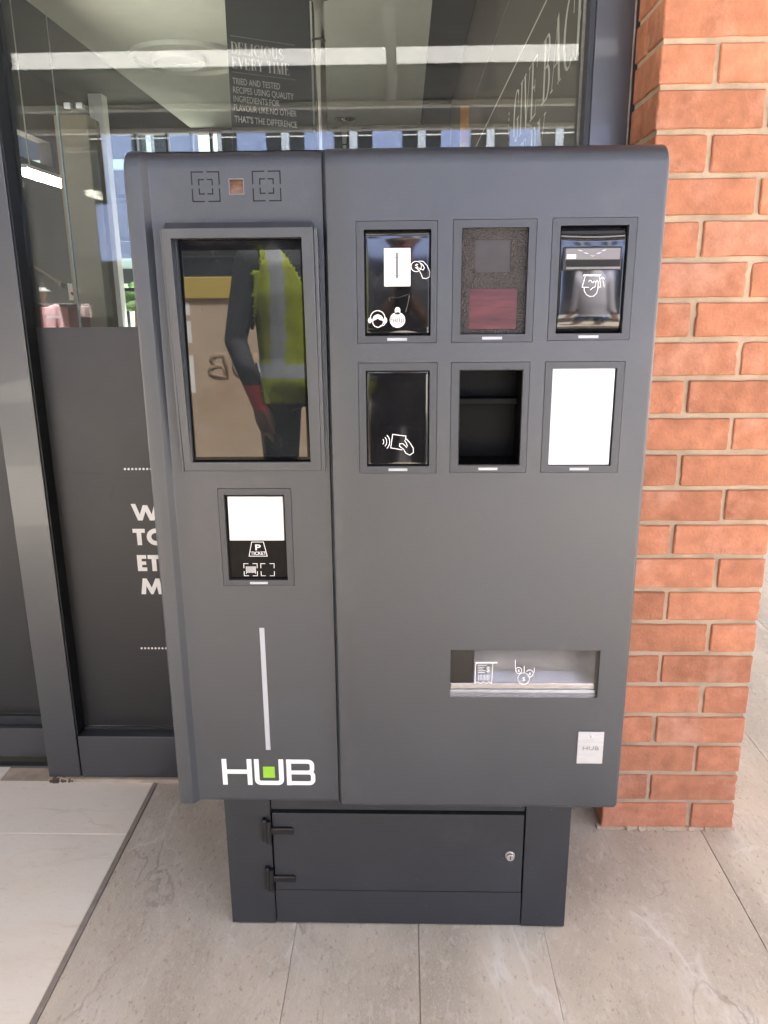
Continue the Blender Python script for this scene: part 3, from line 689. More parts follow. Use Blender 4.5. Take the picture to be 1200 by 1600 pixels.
for k in range(16): bx('picket', (-4.6+k*0.14, -4.54+k*0.14, 12.2, 12.24, 0, 1.5), WHITEP, rw)
bx('rail', (-4.65, -2.4, 12.19, 12.25, 1.501, 1.56), WHITEP, rw)
tb = empty('teal_glazed_building', (-7, 15, 0)); tag(tb, 'pale teal glazed building seen through the rear window', 'building')
bx('wall', (-9, -3.9, 16.1, 18, 0, 7.5), TEAL, tb)
for i in range(5):
    for j in range(4): bx('pane', (-8.8+i, -7.9+i, 16.06, 16.09, 0.3+j*1.8, 1.9+j*1.8), WING, tb)

struct('added_shade_roof', (0.76, 8.0, 1.99, 9.6, 3.25, 3.4), STEELP)  # unseen roof added to keep the passage floor in shade
struct('wall_side', (0.625, 0.75, 2.16, 9.4, -0.05, 3.5), WALLD)
# ================================================================== canopy over the walk
CZ = 3.2; CX0, CX1 = -9.0, 3.6
RAFT = mat('dark_rafter_paint', (0.11, 0.115, 0.115), 0.5)
SOFD = mat('dark_grey_soffit', (0.035, 0.036, 0.035), 0.6, var=0.2, vscale=3, rnd=0.2)
def boards(par, y_hi, y_lo, n, m=TIMBER, xr=3.6):
    st = (y_hi-y_lo)/n
    for k in range(n): bx('soffit_board', (CX0, xr, y_hi-(k+1)*st+0.004, y_hi-k*st-0.004, CZ, CZ+0.03), m, par)
aw = empty('shop_awning', (0, 1.1, 0)); tag(aw, 'timber lined awning fixed over the shopfront', 'awning')
boards(aw, 1.98, 0.56, 6, TIMBER, 3.4); bx('roof_sheet', (CX0, 3.4, 0.55, 1.98, CZ+0.10, CZ+0.2), STEELP, aw); bx('fascia', (CX0, 3.4, 0.505, 0.548, CZ-0.03, CZ+0.24), STEELP, aw)
cn = empty('canopy', (0, -3.5, 0)); tag(cn, 'freestanding timber lined canopy over the walkway with one translucent roof strip', 'canopy')
CY = -1.5
boards(cn, CY, -2.64, 4, SOFD); boards(cn, -3.235, -5.5, 8, SOFD)
mb = MB()
n = 250
for k in range(n):      # corrugated translucent strip
    a, b = CX0+(CX1-CX0)*k/n, CX0+(CX1-CX0)*(k+1)/n; za, zb = (CZ+0.05+0.004*(k % 2)), (CZ+0.05+0.004*((k+1) % 2))
    mb.quad((a, -3.30, za), (b, -3.30, zb), (b, -2.58, zb), (a, -2.58, za))
obj('skylight_strip', mb, POLYC, cn)
obj('roof_sheet', MB().box(CX0, CX1, -2.60, CY, CZ+0.10, CZ+0.2).box(CX0, CX1, -5.5, -3.28, CZ+0.10, CZ+0.2), STEELP, cn)
bx('purlin', (CX0, CX1, -4.46, -4.36, CZ-0.05, CZ-0.002), STEELP, cn)
bx('fascia', (CX0, CX1, -5.62, -5.504, CZ-0.04, CZ+0.22), STEELP, cn); bx('front_fascia', (CX0, CX1, CY+0.002, CY+0.04, CZ-0.01, CZ+0.22), ALUD, cn)
for x in (-3.65, -0.10): bx('rafter', (x-.04, x+.04, -4.0, CY-0.02, CZ-0.075, CZ-0.0525), RAFT, cn)
for x in (-8.2, 3.3):
    for y in (-5.34, -1.7): bx('post', (x-.06, x+.06, y-.06, y+.06, -0.06, CZ-0.076), STEELP, cn, 0.004)

# ================================================================== building across the street
ob = empty('street_building', (0, -15, 0)); tag(ob, 'pale blue building across the street mirrored in the shop glass', 'building')
FYB = -14.5
PIERW = mat('pale_pier_paint', (0.50, 0.58, 0.70), 0.8)

bx('wall', (-22, 22, -20, FYB, -0.06, 7.2), FACADE, ob)
bx('added_dark_block', (-24, -6.9, -14.45, -9.2, -0.06, 7.0), WALLD, ob)  # invented block, added so the left glass mirrors something dark
bx('cornice', (-22, 22, FYB-0.1, FYB+0.25, 7.201, 7.5), WHITEP, ob)
for k in range(-8, 9):
    x = -1.97+k*1.485
    for d in (-0.42, 0.09):
        f = bx('window', (x+d-0.62, x+d-0.30, FYB+0.002, FYB+0.02, 3.4, 4.86), WING, ob)
        bx('glazing_bar', (x+d-0.62, x+d-0.30, FYB+0.022, FYB+0.04, 4.69, 4.715), WHITEP, f)
    bx('white_pier', (x-0.71, x-0.54, FYB+0.002, FYB+0.06, 3.3, 4.90), PIERW, ob)
for k in range(-5, 6): bx('shop_window', (k*3.4-1.3, k*3.4+1.3, FYB+0.002, FYB+0.03, 0.2, 2.15), WING, ob)
sg = empty('shop_sign', (-3.85, FYB, 2.44)); tag(sg, 'black fascia sign with white script shop name across the street', 'sign')
bx('board', (-5.6, -2.4, FYB+0.033, FYB+0.09, 2.18, 2.75), BLACKM, sg)
text('lettering', 'Norman Goodfellows', 0, 0, 0.13, 0, INK, sg, width=1.05, th=0.002, shear=0.35, xform=lambda a, c: (-3.42-a, FYB+0.093, 2.42+c))
mb = MB().ribbon([(3.30, 2.44), (3.24, 2.52), (3.20, 2.50), (3.17, 2.52), (3.15, 2.48), (3.22, 2.38), (3.30, 2.44)], 0.015, 0, 0.002)
mb.v = [(-a, FYB+0.093+b, c) for a, b, c in mb.v]; mb.f = [f[::-1] for f in mb.f]; obj('emblem', mb, INK, sg)

SATINW = mat('bright_steel_plate', (0.86, 0.86, 0.86), 0.4, 0.1, 0.5)
INKL = mat('engraved_line', (0.26, 0.26, 0.26), 0.5); SLOTG = mat('slot_grey', (0.16, 0.155, 0.15), 0.5)
SMOKEG = mat('grey_moulding', (0.17, 0.165, 0.16), 0.3, 0, 0.5, var=0.06, vscale=40)
MATTEB = mat('matte_black_plate', (0.006, 0.006, 0.006), 0.35, 0, 0.12, var=0.3, vscale=30)
BLACKH = mat('black_enamel', (0.003, 0.003, 0.003), 0.45, 0, 0.12, bump=0.25, bscale=240)
WHITEW = mat('ticket_white', (0.80, 0.79, 0.77), 0.3, 0, 0.5, coat=0.2)
DARKP = mat('pedestal_inside', (0.012, 0.013, 0.014), 0.7)

# ================================================================== payment kiosk
K, LP = 1.34, 1.354
KX0, KX1, KZ0, KZ1 = -0.4495, 0.4165, 0.3945, 1.6005
kio = empty('payment_kiosk', (-0.016, 1.45, 0))
tag(kio, 'large dark grey parking payment kiosk with screen standing on the tiles', 'payment kiosk')
def qroll(d, r):         # d = distance inside an edge; returns how far the sheet has turned back
    return 0.0 if d >= r else r-math.sqrt(max(0, r*r-(r-d)**2))
def edge_steps(r, n=7): return [r*(1-math.cos(math.pi/2*i/n)) for i in range(n+1)]+[r+0.0015]
def corner(x, z):        # soften the outline's corners
    r = 0.009
    zt, zb = KZ1, KZ0
    for xe in (KX0, KX1):
        d = abs(x-xe)
        if d < r:
            q = r-math.sqrt(max(0, r*r-(r-d)**2)); zt = KZ1-q; zb = KZ0+q*0.6
    return x, zb+(z-KZ0)*(zt-zb)/(KZ1-KZ0)
RT, RB = 0.028, 0.010
def pz(z): return qroll(KZ1-z, RT)+qroll(z-KZ0, RB)
ZED = [KZ1-d for d in edge_steps(RT, 9)]+[KZ0+d for d in edge_steps(RB)]
# --- left door sheet: proud flange, sloped step, sunk panel, step to the right-hand panel
PRX = [KX0, -0.4240, -0.4215, -0.4130, -0.4108, -0.1340, -0.1325]; PRY = [K, K, K+0.001, K+0.013, LP, LP, LP]
def fyl(x, z): return float(np.interp(x, PRX, PRY))+qroll(x-KX0, 0.006)+pz(z)
holes = []; SQ = []
for cx in (-0.3212, -0.2222):
    for h, g in ((0.0232, 0.0028), (0.0118, 0.0022)):
        w_ = 0.0020; cz = 1.5446
        for s in (-1, 1):
            for t in (-1, 1):
                a, b = sorted((cx+s*g, cx+s*h)); zz = cz+t*h; c, d = sorted((zz, zz-t*w_)); SQ.append((a, b, c, d))
                a, b = sorted((cx+s*h, cx+s*(h-w_))); c, d = sorted((cz+t*g, cz+t*h)); SQ.append((a, b, c, d))
CAMW = (-0.2835, -0.2590, 1.5322, 1.5563); SCRH = (-0.3770, -0.1655, 1.0915, 1.4640)
TKF = (-0.3346, -0.2038, 0.8578, 1.0420); TKO = (-0.3247, -0.2155, 0.8685, 1.0308); LEDV = (-0.2737, -0.2640, 0.5129, 0.7730)
G_ = 0.0008
def grow(r, g): return (r[0]-g, r[1]+g, r[2]-g, r[3]+g)
holes = SQ+[CAMW, SCRH, grow(TKF, G_), LEDV]
xs = [KX0+d for d in edge_steps(0.006)]+PRX[1:]+[v for h in holes for v in h[:2]]
zs = ZED+[v for h in holes for v in h[2:]]
obj('left_panel', hf(xs, zs, holes, fyl, K+0.034, corner), PAINT, kio, smooth=28)
# --- right-hand panel
MODS = {'coin': ((-0.0780, 0.0530, 1.2965, 1.4880), (-0.0660, 0.0433, 1.3075, 1.4755)),
        'reader': ((0.0790, 0.2122, 1.2968, 1.4888), (0.0925, 0.2003, 1.3092, 1.4768)),
        'note': ((0.2378, 0.3718, 1.2990, 1.4895), (0.2503, 0.3595, 1.3093, 1.4787)),
        'card': ((-0.0782, 0.0545, 1.0735, 1.2628), (-0.0660, 0.0424, 1.0852, 1.2505)),
        'slot': ((0.0790, 0.2103, 1.0745, 1.2630), (0.0923, 0.1998, 1.0865, 1.2512)),
        'white': ((0.2366, 0.3686, 1.0742, 1.2630), (0.2488, 0.3566, 1.0855, 1.2522))}
TRAY = (0.0850, 0.3625, 0.6382, 0.7358)
PRX2 = [-0.1318, -0.1255, -0.1235, 0.5]; PRY2 = [LP+0.002, K+0.001, K, K]
def fyr(x, z): return float(np.interp(x, PRX2, PRY2))+qroll(KX1-x, 0.006)+pz(z)
holes = [grow(a, G_) for a, b in MODS.values()]+[TRAY]
xs = [KX1-d for d in edge_steps(0.006)]+PRX2[:3]+[v for h in holes for v in h[:2]]
zs = ZED+[v for h in holes for v in h[2:]]
obj('right_panel', hf(xs, zs, holes, fyr, K+0.034, corner), PAINT, kio, smooth=28)
# --- cabinet behind
cb = MB(); X0, X1, Y0, Y1, Z0, Z1 = -0.438, 0.405, 1.3745, 1.765, 0.4040, 1.580
cb.quad((X0, Y0, Z0), (X0, Y0, Z1), (X0, Y1, Z1), (X0, Y1, Z0)); cb.quad((X1, Y0, Z0), (X1, Y1, Z0), (X1, Y1, Z1), (X1, Y0, Z1))
cb.quad((X0, Y0, Z1), (X1, Y0, Z1), (X1, Y1, Z1), (X0, Y1, Z1)); cb.quad((X0, Y0, Z0), (X0, Y1, Z0), (X1, Y1, Z0), (X1, Y0, Z0)); cb.quad((X0, Y1, Z0), (X0, Y1, Z1), (X1, Y1, Z1), (X1, Y1, Z0))
obj('cabinet', cb, PEDP, kio)
for q_ in (SQ[:16], SQ[16:]):
    mb = MB()
    for (a, b, c, d) in q_: mb.box(a, b, LP+0.0007, LP+0.02, c, d)
    obj('slot_dark_fill', mb, DARK, kio)  # black inlays fill the slots, painting in the darkness inside them

ICON={'coin_circle':[[(2.3,1418.2),(1.8,1414.6),(0.3,1411.2),(-2.0,1408.3),(-5.0,1406.1),(-8.6,1404.7),(-12.4,1404.3),(-16.2,1404.8),(-19.8,1406.3),(-22.8,1408.5),(-25.1,1411.5),(-26.6,1414.9),(-27.1,1418.5),(-26.5,1422.1),(-25.0,1425.5),(-22.7,1428.4),(-19.7,1430.6),(-16.1,1431.9),(-12.3,1432.4),(-8.5,1431.8),(-5.0,1430.4),(-2.0,1428.2),(0.4,1425.3),(1.8,1421.9),(2.3,1418.2)]],'coin_rects':[[(-33.7,1447.0),(9.7,1387.1)],[(-14.5,1439.7),(-10.3,1399.9)]],'coin_icon':[[(27.5,1418.1),(27.1,1415.6),(25.9,1413.4),(24.1,1411.6),(21.7,1410.5),(19.1,1410.1),(16.4,1410.5),(14.1,1411.7),(12.2,1413.5),(11.0,1415.8),(10.6,1418.3),(11.0,1420.8),(12.2,1423.0),(14.0,1424.8),(16.4,1425.9),(19.0,1426.3),(21.6,1425.9),(24.0,1424.7),(25.9,1422.9),(27.1,1420.7),(27.5,1418.1)],[(22.8,1426.5),(30.2,1426.2),(37.1,1419.3),(41.3,1409.7),(41.0,1401.9),(35.4,1398.9),(29.7,1399.9),(27.2,1406.2),(23.4,1412.8),(18.8,1416.1)],[(23.4,1425.3),(29.6,1421.1),(32.5,1415.7),(30.5,1412.6),(25.9,1414.6),(20.3,1416.8)],[(22.2,1420.6),(19.7,1421.8),(17.8,1420.0),(21.3,1418.2),(20.1,1416.1),(17.2,1416.8)]],'coin_ridge':[[(-25.9,1361.9),(-25.6,1367.4),(-24.3,1370.2),(-11.1,1369.1),(-1.0,1372.4),(6.0,1374.8),(8.1,1372.0),(4.7,1358.0),(1.3,1345.8)]],'head_line':[[(-56.9,1337.0),(-56.7,1339.2),(-56.0,1341.4),(-54.8,1343.5),(-53.3,1345.2),(-51.4,1346.7),(-49.4,1347.7),(-47.1,1348.4),(-44.7,1348.6),(-42.4,1348.3),(-40.1,1347.6),(-38.1,1346.6),(-36.2,1345.1),(-34.8,1343.3),(-33.7,1341.3),(-33.0,1339.1),(-32.8,1336.8)],[(-53.2,1333.2),(-53.0,1327.7),(-50.1,1323.5),(-44.6,1321.4),(-39.2,1323.2),(-35.6,1328.2),(-35.3,1333.1)],[(-31.8,1328.7),(-34.8,1324.8),(-41.2,1324.1)]],'head_fill':[[(-53.7,1333.6),(-53.4,1335.6),(-52.7,1337.5),(-51.6,1339.1),(-50.1,1340.5),(-48.4,1341.6),(-46.4,1342.2),(-44.4,1342.4),(-42.4,1342.2),(-40.5,1341.5),(-38.7,1340.4),(-37.3,1339.0),(-36.2,1337.3),(-35.6,1335.5),(-35.3,1333.5),(-36.6,1332.2),(-41.1,1333.5),(-44.7,1335.9),(-48.7,1333.6),(-52.9,1332.4)],[(-54.7,1332.9),(-55.0,1330.8),(-55.9,1329.2),(-57.2,1328.3),(-58.6,1328.3),(-59.9,1329.2),(-60.8,1330.9),(-61.1,1332.9),(-60.7,1335.0),(-59.8,1336.6),(-58.5,1337.5),(-57.1,1337.5),(-55.8,1336.5),(-55.0,1334.9),(-54.7,1332.9)],[(-29.0,1332.7),(-29.3,1330.6),(-30.2,1329.0),(-31.5,1328.1),(-32.9,1328.1),(-34.2,1329.0),(-35.0,1330.7),(-35.3,1332.7),(-35.0,1334.8),(-34.1,1336.4),(-32.8,1337.3),(-31.4,1337.3),(-30.2,1336.4),(-29.3,1334.7),(-29.0,1332.7)]],'help_fill':[[(1.1,1333.2),(0.8,1330.4),(-0.2,1327.7),(-1.7,1325.4),(-3.8,1323.4),(-6.2,1321.9),(-9.0,1321.0),(-11.9,1320.7),(-14.8,1321.0),(-17.5,1322.0),(-20.0,1323.5),(-22.0,1325.5),(-23.5,1327.9),(-24.5,1330.6),(-24.8,1333.4),(-24.4,1336.2),(-23.5,1338.8),(-21.9,1341.2),(-19.9,1343.2),(-17.4,1344.7),(-14.7,1345.6),(-11.8,1345.9),(-8.9,1345.5),(-6.2,1344.6),(-3.7,1343.1),(-1.7,1341.1),(-0.1,1338.7),(0.8,1336.0),(1.1,1333.2)],[(-16.0,1342.2),(-16.5,1349.6),(-14.9,1352.9),(-11.7,1354.1),(-8.6,1352.8),(-7.1,1349.5),(-7.6,1342.1)]],'help_ring':[[(-9.6,1349.5),(-9.9,1348.5),(-10.7,1347.7),(-11.8,1347.5),(-12.8,1347.8),(-13.6,1348.5),(-13.9,1349.6),(-13.6,1350.6),(-12.8,1351.4),(-11.8,1351.6),(-10.7,1351.4),(-9.9,1350.6),(-9.6,1349.5)]],'help_text':[[(-23.3,1329.9),(-0.4,1337.8)]],'bill_rects':[[(256.3,1446.3),(351.3,1409.6)],[(260.0,1443.8),(347.8,1426.2)],[(261.9,1425.3),(348.9,1415.9)],[(262.5,1415.0),(348.9,1411.3)],[(262.5,1434.3),(276.9,1427.7)]],'bill_chev':[[(278.1,1441.6),(283.7,1441.1),(288.0,1439.1),(282.5,1439.4)],[(288.0,1437.4),(293.5,1437.0),(297.9,1435.0),(292.4,1435.3)],[(298.9,1433.4),(303.5,1431.9),(307.9,1433.3),(303.6,1430.6)],[(308.7,1435.3),(314.0,1437.3),(318.3,1436.8),(312.9,1434.6)],[(316.5,1439.5),(321.8,1441.5),(326.1,1441.0),(320.7,1438.8)]],'bill_bar':[[(291.5,1402.0),(320.1,1401.8)]],'bill_icon':[[(294.8,1400.3),(290.6,1383.3),(301.8,1383.0)],[(317.6,1400.1),(321.0,1383.3),(317.4,1383.4)],[(300.6,1392.1),(302.4,1394.4),(304.8,1393.3),(305.8,1391.1),(308.1,1390.5),(310.3,1392.7)],[(308.3,1382.6),(311.9,1383.7),(312.7,1392.0),(314.4,1393.9),(316.3,1392.0),(316.6,1380.6),(314.8,1373.6),(310.5,1369.2),(304.6,1368.3),(298.5,1371.2),(294.5,1377.6),(293.9,1383.1)],[(303.7,1378.7),(308.3,1382.6)],[(326.9,1383.0),(322.2,1398.8)],[(319.0,1395.1),(321.9,1399.2),(326.5,1395.9)]],'card_icon':[[(-38.0,1132.3),(-37.3,1131.4),(-36.7,1130.4),(-36.4,1129.2),(-36.3,1128.0),(-36.4,1126.9),(-36.8,1125.7),(-37.3,1124.7),(-38.1,1123.8)],[(-34.3,1136.0),(-33.0,1134.3),(-32.0,1132.3),(-31.4,1130.2),(-31.2,1128.0),(-31.4,1125.8),(-32.0,1123.7),(-33.1,1121.8),(-34.5,1120.1)],[(-30.7,1139.6),(-28.7,1137.1),(-27.2,1134.3),(-26.3,1131.2),(-26.0,1128.0),(-26.4,1124.8),(-27.3,1121.7),(-28.8,1118.9),(-30.9,1116.4)],[(1.3,1131.4),(2.2,1137.8),(-20.8,1140.9),(-24.4,1117.2),(-3.8,1113.6)],[(2.2,1133.5),(9.0,1126.2),(15.0,1116.2),(15.0,1108.8),(9.0,1104.4),(2.1,1107.5),(-2.1,1114.9),(-9.0,1120.2),(-8.5,1124.5),(-3.0,1124.5),(3.9,1117.5)],[(-0.4,1130.5),(3.0,1125.3),(4.7,1119.7)]],'ticket_icon':[[(-280.5,939.6),(-258.8,939.6),(-253.1,912.3),(-286.5,912.3),(-280.5,939.6)],[(-288.8,897.7),(-297.2,897.7),(-297.4,888.9)],[(-280.8,897.7),(-272.5,897.7),(-272.9,888.9)],[(-297.4,882.8),(-297.5,873.9),(-289.1,873.9)],[(-281.6,873.9),(-273.2,873.9),(-272.7,882.8)],[(-257.4,897.7),(-265.8,897.7),(-266.0,888.9)],[(-249.3,897.7),(-241.0,897.8),(-241.4,888.9)],[(-265.9,882.8),(-265.9,874.0),(-257.6,874.0)],[(-249.9,874.0),(-241.6,874.0),(-241.2,882.8)]],'ticket_text':[[(-274.3,924.0),(-264.1,935.3)],[(-283.4,915.0),(-254.6,921.3)]],'ticket_bars':[[(-293.1,892.3),(-293.5,877.6)],[(-291.4,892.3),(-291.7,879.8)],[(-289.6,892.3),(-289.9,879.8)],[(-287.9,892.3),(-288.2,879.8)],[(-286.2,892.3),(-286.5,879.8)],[(-284.5,892.3),(-284.7,879.8)],[(-282.7,892.3),(-283.0,879.8)],[(-281.0,892.3),(-281.3,879.8)],[(-279.3,892.3),(-279.6,879.8)],[(-277.6,892.3),(-277.8,879.8)],[(-275.8,892.3),(-276.2,877.6)]],'ticket_white':[[(-320.6,1025.0),(-320.9,943.3),(-218.5,944.6),(-219.5,1025.5)]],'tray_bar':[[(132.1,708.2),(173.0,708.8)]],'tray_icon':[[(134.5,707.5),(132.2,703.7),(132.1,666.2),(137.5,668.9),(142.6,665.5),(147.7,668.9),(152.9,665.6),(157.9,669.0),(163.4,665.6),(164.3,707.6)],[(218.9,693.0),(218.5,690.5),(217.4,688.5),(215.6,687.1),(213.4,686.6),(211.2,687.0),(209.2,688.4),(207.9,690.5),(207.4,692.9),(207.7,695.3),(208.9,697.4),(210.7,698.8),(212.9,699.3),(215.1,698.8),(217.0,697.4),(218.4,695.4),(218.9,693.0)],[(228.0,690.4),(229.2,692.1),(230.8,693.4),(232.6,694.0),(234.6,694.1),(236.5,693.5),(238.3,692.3),(239.6,690.7),(240.5,688.6),(240.8,686.5),(240.5,684.3),(239.7,682.3),(238.4,680.7),(236.7,679.7),(234.8,679.2),(232.8,679.4),(230.9,680.2)],[(234.1,676.2),(233.8,672.8),(232.7,669.6),(230.8,667.0),(228.2,665.2),(225.3,664.2),(222.2,664.2),(219.2,665.1),(216.5,667.0),(214.4,669.6),(213.0,672.7),(212.4,676.1),(212.7,679.4),(213.9,682.6),(215.8,685.2),(218.3,687.0),(221.3,688.0),(224.3,688.0),(227.3,687.1),(230.0,685.2),(232.1,682.7),(233.6,679.6),(234.1,676.2)],[(206.3,714.1),(206.9,697.4),(209.2,690.7)],[(223.3,702.3),(223.8,687.7)],[(242.3,699.0),(242.4,690.1),(238.6,681.8)]],'tray_thin':[[(137.0,703.0),(152.2,703.1)],[(137.1,699.3),(148.9,699.3)],[(137.2,695.6),(147.0,695.6)],[(137.2,691.8),(151.8,691.9)],[(137.3,688.4),(150.2,688.5)],[(138.8,683.6),(139.1,672.3)],[(141.5,683.6),(141.8,672.3)],[(144.2,683.6),(144.5,672.3)],[(147.0,683.6),(147.2,672.3)],[(149.7,683.6),(150.0,672.3)],[(152.4,683.6),(152.7,672.4)],[(155.1,683.7),(155.4,672.4)],[(157.8,683.7),(158.1,672.4)]],'tray_dollar':[[(153.2,689.6),(159.0,701.6)],[(211.2,690.3),(215.1,695.6)],[(232.4,684.0),(236.3,689.3)],[(220.4,672.0),(226.2,680.3)]],'tray_block':[[(86.7,721.0),(131.2,658.0)]],'m2':[[(114.9,1458.6),(172.4,1407.7)],[(107.2,1381.7),(186.2,1317.3)]],'m2s':[[(114.2,1460.4),(177.7,1460.7),(114.7,1410.3),(176.9,1410.8)]],'m2b':[[(102.1,1372.2),(191.4,1372.7),(101.3,1325.8),(191.2,1325.8)]]}

def mm(P): return [(a/1000, b/1000) for a, b in P]
def icon(name, key, wd, y, parent, m=INK):
    mb = MB()
    for P in ICON[key]: mb.ribbon(mm(P), wd, y-0.0005, 0.0004)
    return obj(name, mb, m, parent)
def frame(name, fr, op, yf, yb):
    xs = [fr[0], fr[0]+.002, op[0]-.001, op[0], op[1], op[1]+.001, fr[1]-.002, fr[1]]; zs = [fr[2], fr[2]+.002, op[2]-.001, op[2], op[3], op[3]+.001, fr[3]-.002, fr[3]]
    f = obj(name, hf(xs, zs, [op], lambda x, z: yf, yb), FRAMEP, kio)
    cx = (fr[0]+fr[1])/2; zc = (fr[2]+op[2])/2
    bx('light_bar', (cx-0.0165, cx+0.0165, yf-0.0006, yf+0.001, zc-0.0022, zc+0.0022), LEDB, f)
    return f
def bulge(op, y, amt, m, parent, name='face_plate', n=16, round_=0.014):
    """black moulded plate: gently domed, its rim rolled back"""
    x0, x1, z0, z1 = op; mb = MB()
    us = [0, .015, .035, .06, .09, .14]+[.14+.72*i/(n-1) for i in range(1, n-1)]+[.86, .91, .94, .965, .985, 1]
    for v in us:
        for u in us:
            x, z = x0+(x1-x0)*u, z0+(z1-z0)*v
            d = min(u*(x1-x0), (1-u)*(x1-x0)); e = min(v*(z1-z0), (1-v)*(z1-z0))
            yy = y-amt*(1-(2*u-1)**2)*(1-(2*v-1)**4)+qroll(d, 0.004)*0.5+qroll(e, round_)*0.3
            mb.v.append((x, yy, z))
    k = len(us)
    for j in range(k-1):
        for i in range(k-1): mb.f.append((j*k+i, j*k+i+1, (j+1)*k+i+1, (j+1)*k+i)); mb.m.append(0)
    return obj(name, mb, m, parent, smooth=60)

# --- coin module
fr = frame('coin_module', *MODS['coin'], K-0.0008, K+0.022); op = MODS['coin'][1]
bulge(op, K+0.0060, 0.0004, BLACKG, fr, round_=0.012)
(a, b), (c, d) = mm(ICON['coin_rects'][0]), mm(ICON['coin_rects'][1]); YI = K+0.0052
bx('coin_plate', (a[0], b[0], K+0.0005, K+0.0080, b[1], a[1]), SATINW, fr, 0.0012)
cc = [(p[0]/1000, p[1]/1000) for p in ICON['coin_circle'][0]]
obj('coin_ring', MB().ribbon(cc, 0.0011, K+0.0001, 0.0005), INKL, fr)
bx('coin_slot', (c[0], d[0], K+0.0000, K+0.0004, d[1], c[1]), SLOTG, fr)
icon('coin_symbol', 'coin_icon', 0.0011, YI, fr)
obj('ridge', MB().tube([(x/1000, YI-0.0002, z/1000) for x, z in ICON['coin_ridge'][0]], 0.0009, 8), BLACKG, fr, smooth=60)
hs = icon('assistant_symbol', 'head_line', 0.0014, YI, fr)
mb = MB()
for P in ICON['head_fill']: mb.poly(mm(P[:-1]) if P[0] == P[-1] else mm(P), YI-0.0005)
obj('assistant_fill', mb, INK, fr)
mb = MB()
for P in ICON['help_fill']: mb.poly(mm(P[:-1]) if P[0] == P[-1] else mm(P), YI-0.0012, 0.001)
obj('help_button', mb, WHITE, fr)
icon('help_ring', 'help_ring', 0.0006, YI-0.0016, fr, SLOTG)
p, q = mm(ICON['help_text'][0])
text('help_lettering', 'help', p[0], p[1], 0.0088, YI-0.0018, SLOTG, fr, width=q[0]-p[0], th=0.0003)
# --- reader module (hammered plate, dark inset, red window)
fr = frame('reader_module', *MODS['reader'], K-0.0008, K+0.022); op = MODS['reader'][1]
(a, b), (c, d) = mm(ICON['m2'][0]), mm(ICON['m2'][1])
h1, h2 = (a[0], b[0], b[1], a[1]), (c[0], d[0], d[1], c[1])
xs = [op[0], op[1], *h1[:2], *h2[:2]]; zs = [op[2], op[3], *h1[2:], *h2[2:]]
obj('hammered_plate', hf(xs, zs, [h1, h2], lambda x, z: K+0.0065, K+0.016), HAMMER, fr, 0.0012)
bx('dark_window', (h1[0]-.002, h1[1]+.002, K+0.0082, K+0.010, h1[2]-.002, h1[3]+.002), SMOKE, fr)
bx('red_window', (h2[0]-.002, h2[1]+.002, K+0.0085, K+0.010, h2[2]-.002, h2[3]+.002), REDG, fr)
for key, r in (('m2s', 0.0024), ('m2b', 0.0042)):
    for x, z in mm(ICON[key][0]): obj('bolt', MB().ball((x, K+0.0066, z), (r, 0.0018, r), 14, 8), HAMMER, fr, smooth=60)
# --- banknote module
fr = frame('banknote_module', *MODS['note'], K-0.0008, K+0.022); op = MODS['note'][1]
bulge(op, K+0.0050, 0.0012, BLACKG, fr, round_=0.030)
RR = [mm(P) for P in ICON['bill_rects']]
def rc(P, g=0): return (P[0][0]-g, P[1][0]+g, min(P[0][1], P[1][1])-g, max(P[0][1], P[1][1])+g)
f_, l_, s_, p_, t_ = [rc(P) for P in RR]
bx('slot_surround', (f_[0], f_[1], K+0.001, K+0.008, f_[2], f_[3]), BLACKM, fr, 0.0015)
bx('slot_lid', (l_[0], l_[1], K-0.0015, K+0.0009, l_[2], l_[3]), SMOKEG, fr, 0.0008)
bx('note_slot', (s_[0], s_[1], K+0.0004, K+0.0009, s_[2], s_[3]), DARK, fr)
bx('slot_lip', (p_[0], p_[1], K-0.0018, K+0.0009, p_[2], p_[3]), SMOKEG, fr, 0.0006)
bx('sticker', (t_[0], t_[1], K-0.0018, K-0.0015, t_[2], t_[3]), WHITE, fr)
mb = MB()
for P in ICON['bill_chev']: mb.poly(mm(P), K-0.0019, 0.0003)
obj('chevron', mb, LEDB, fr)
YN = K+0.0036
icon('note_bar', 'bill_bar', 0.0026, YN, fr); icon('note_symbol', 'bill_icon', 0.0010, YN, fr)
# --- contactless card module
fr = frame('card_module', *MODS['card'], K-0.0008, K+0.022); op = MODS['card'][1]
bulge(op, K+0.0045, 0.0002, BLACKG, fr, round_=0.004)
icon('card_symbol', 'card_icon', 0.0013, K+0.0040, fr)
# --- open recess
fr = frame('empty_recess', *MODS['slot'], K-0.0008, K+0.010); op = MODS['slot'][1]
mb = MB(); x0, x1, z0, z1 = op[0]+.0015, op[1]-.0015, op[2]+.0015, op[3]-.0015; ya, yb_ = K+0.002, K+0.075
mb.quad((x0, ya, z0), (x0, yb_, z0), (x0, yb_, z1), (x0, ya, z1)); mb.quad((x1, ya, z0), (x1, ya, z1), (x1, yb_, z1), (x1, yb_, z0))
mb.quad((x0, ya, z1), (x0, yb_, z1), (x1, yb_, z1), (x1, ya, z1)); mb.quad((x0, ya, z0), (x1, ya, z0), (x1, yb_, z0), (x0, yb_, z0)); mb.quad((x0, yb_, z0), (x1, yb_, z0), (x1, yb_, z1), (x0, yb_, z1))
obj('recess_box', mb, BLACKH, fr)
bx('recess_ledge', (x0+.0005, x1-.0005, K+0.040, K+0.0745, 1.186, 1.198), BLACKH, fr, 0.002)
mb = MB()
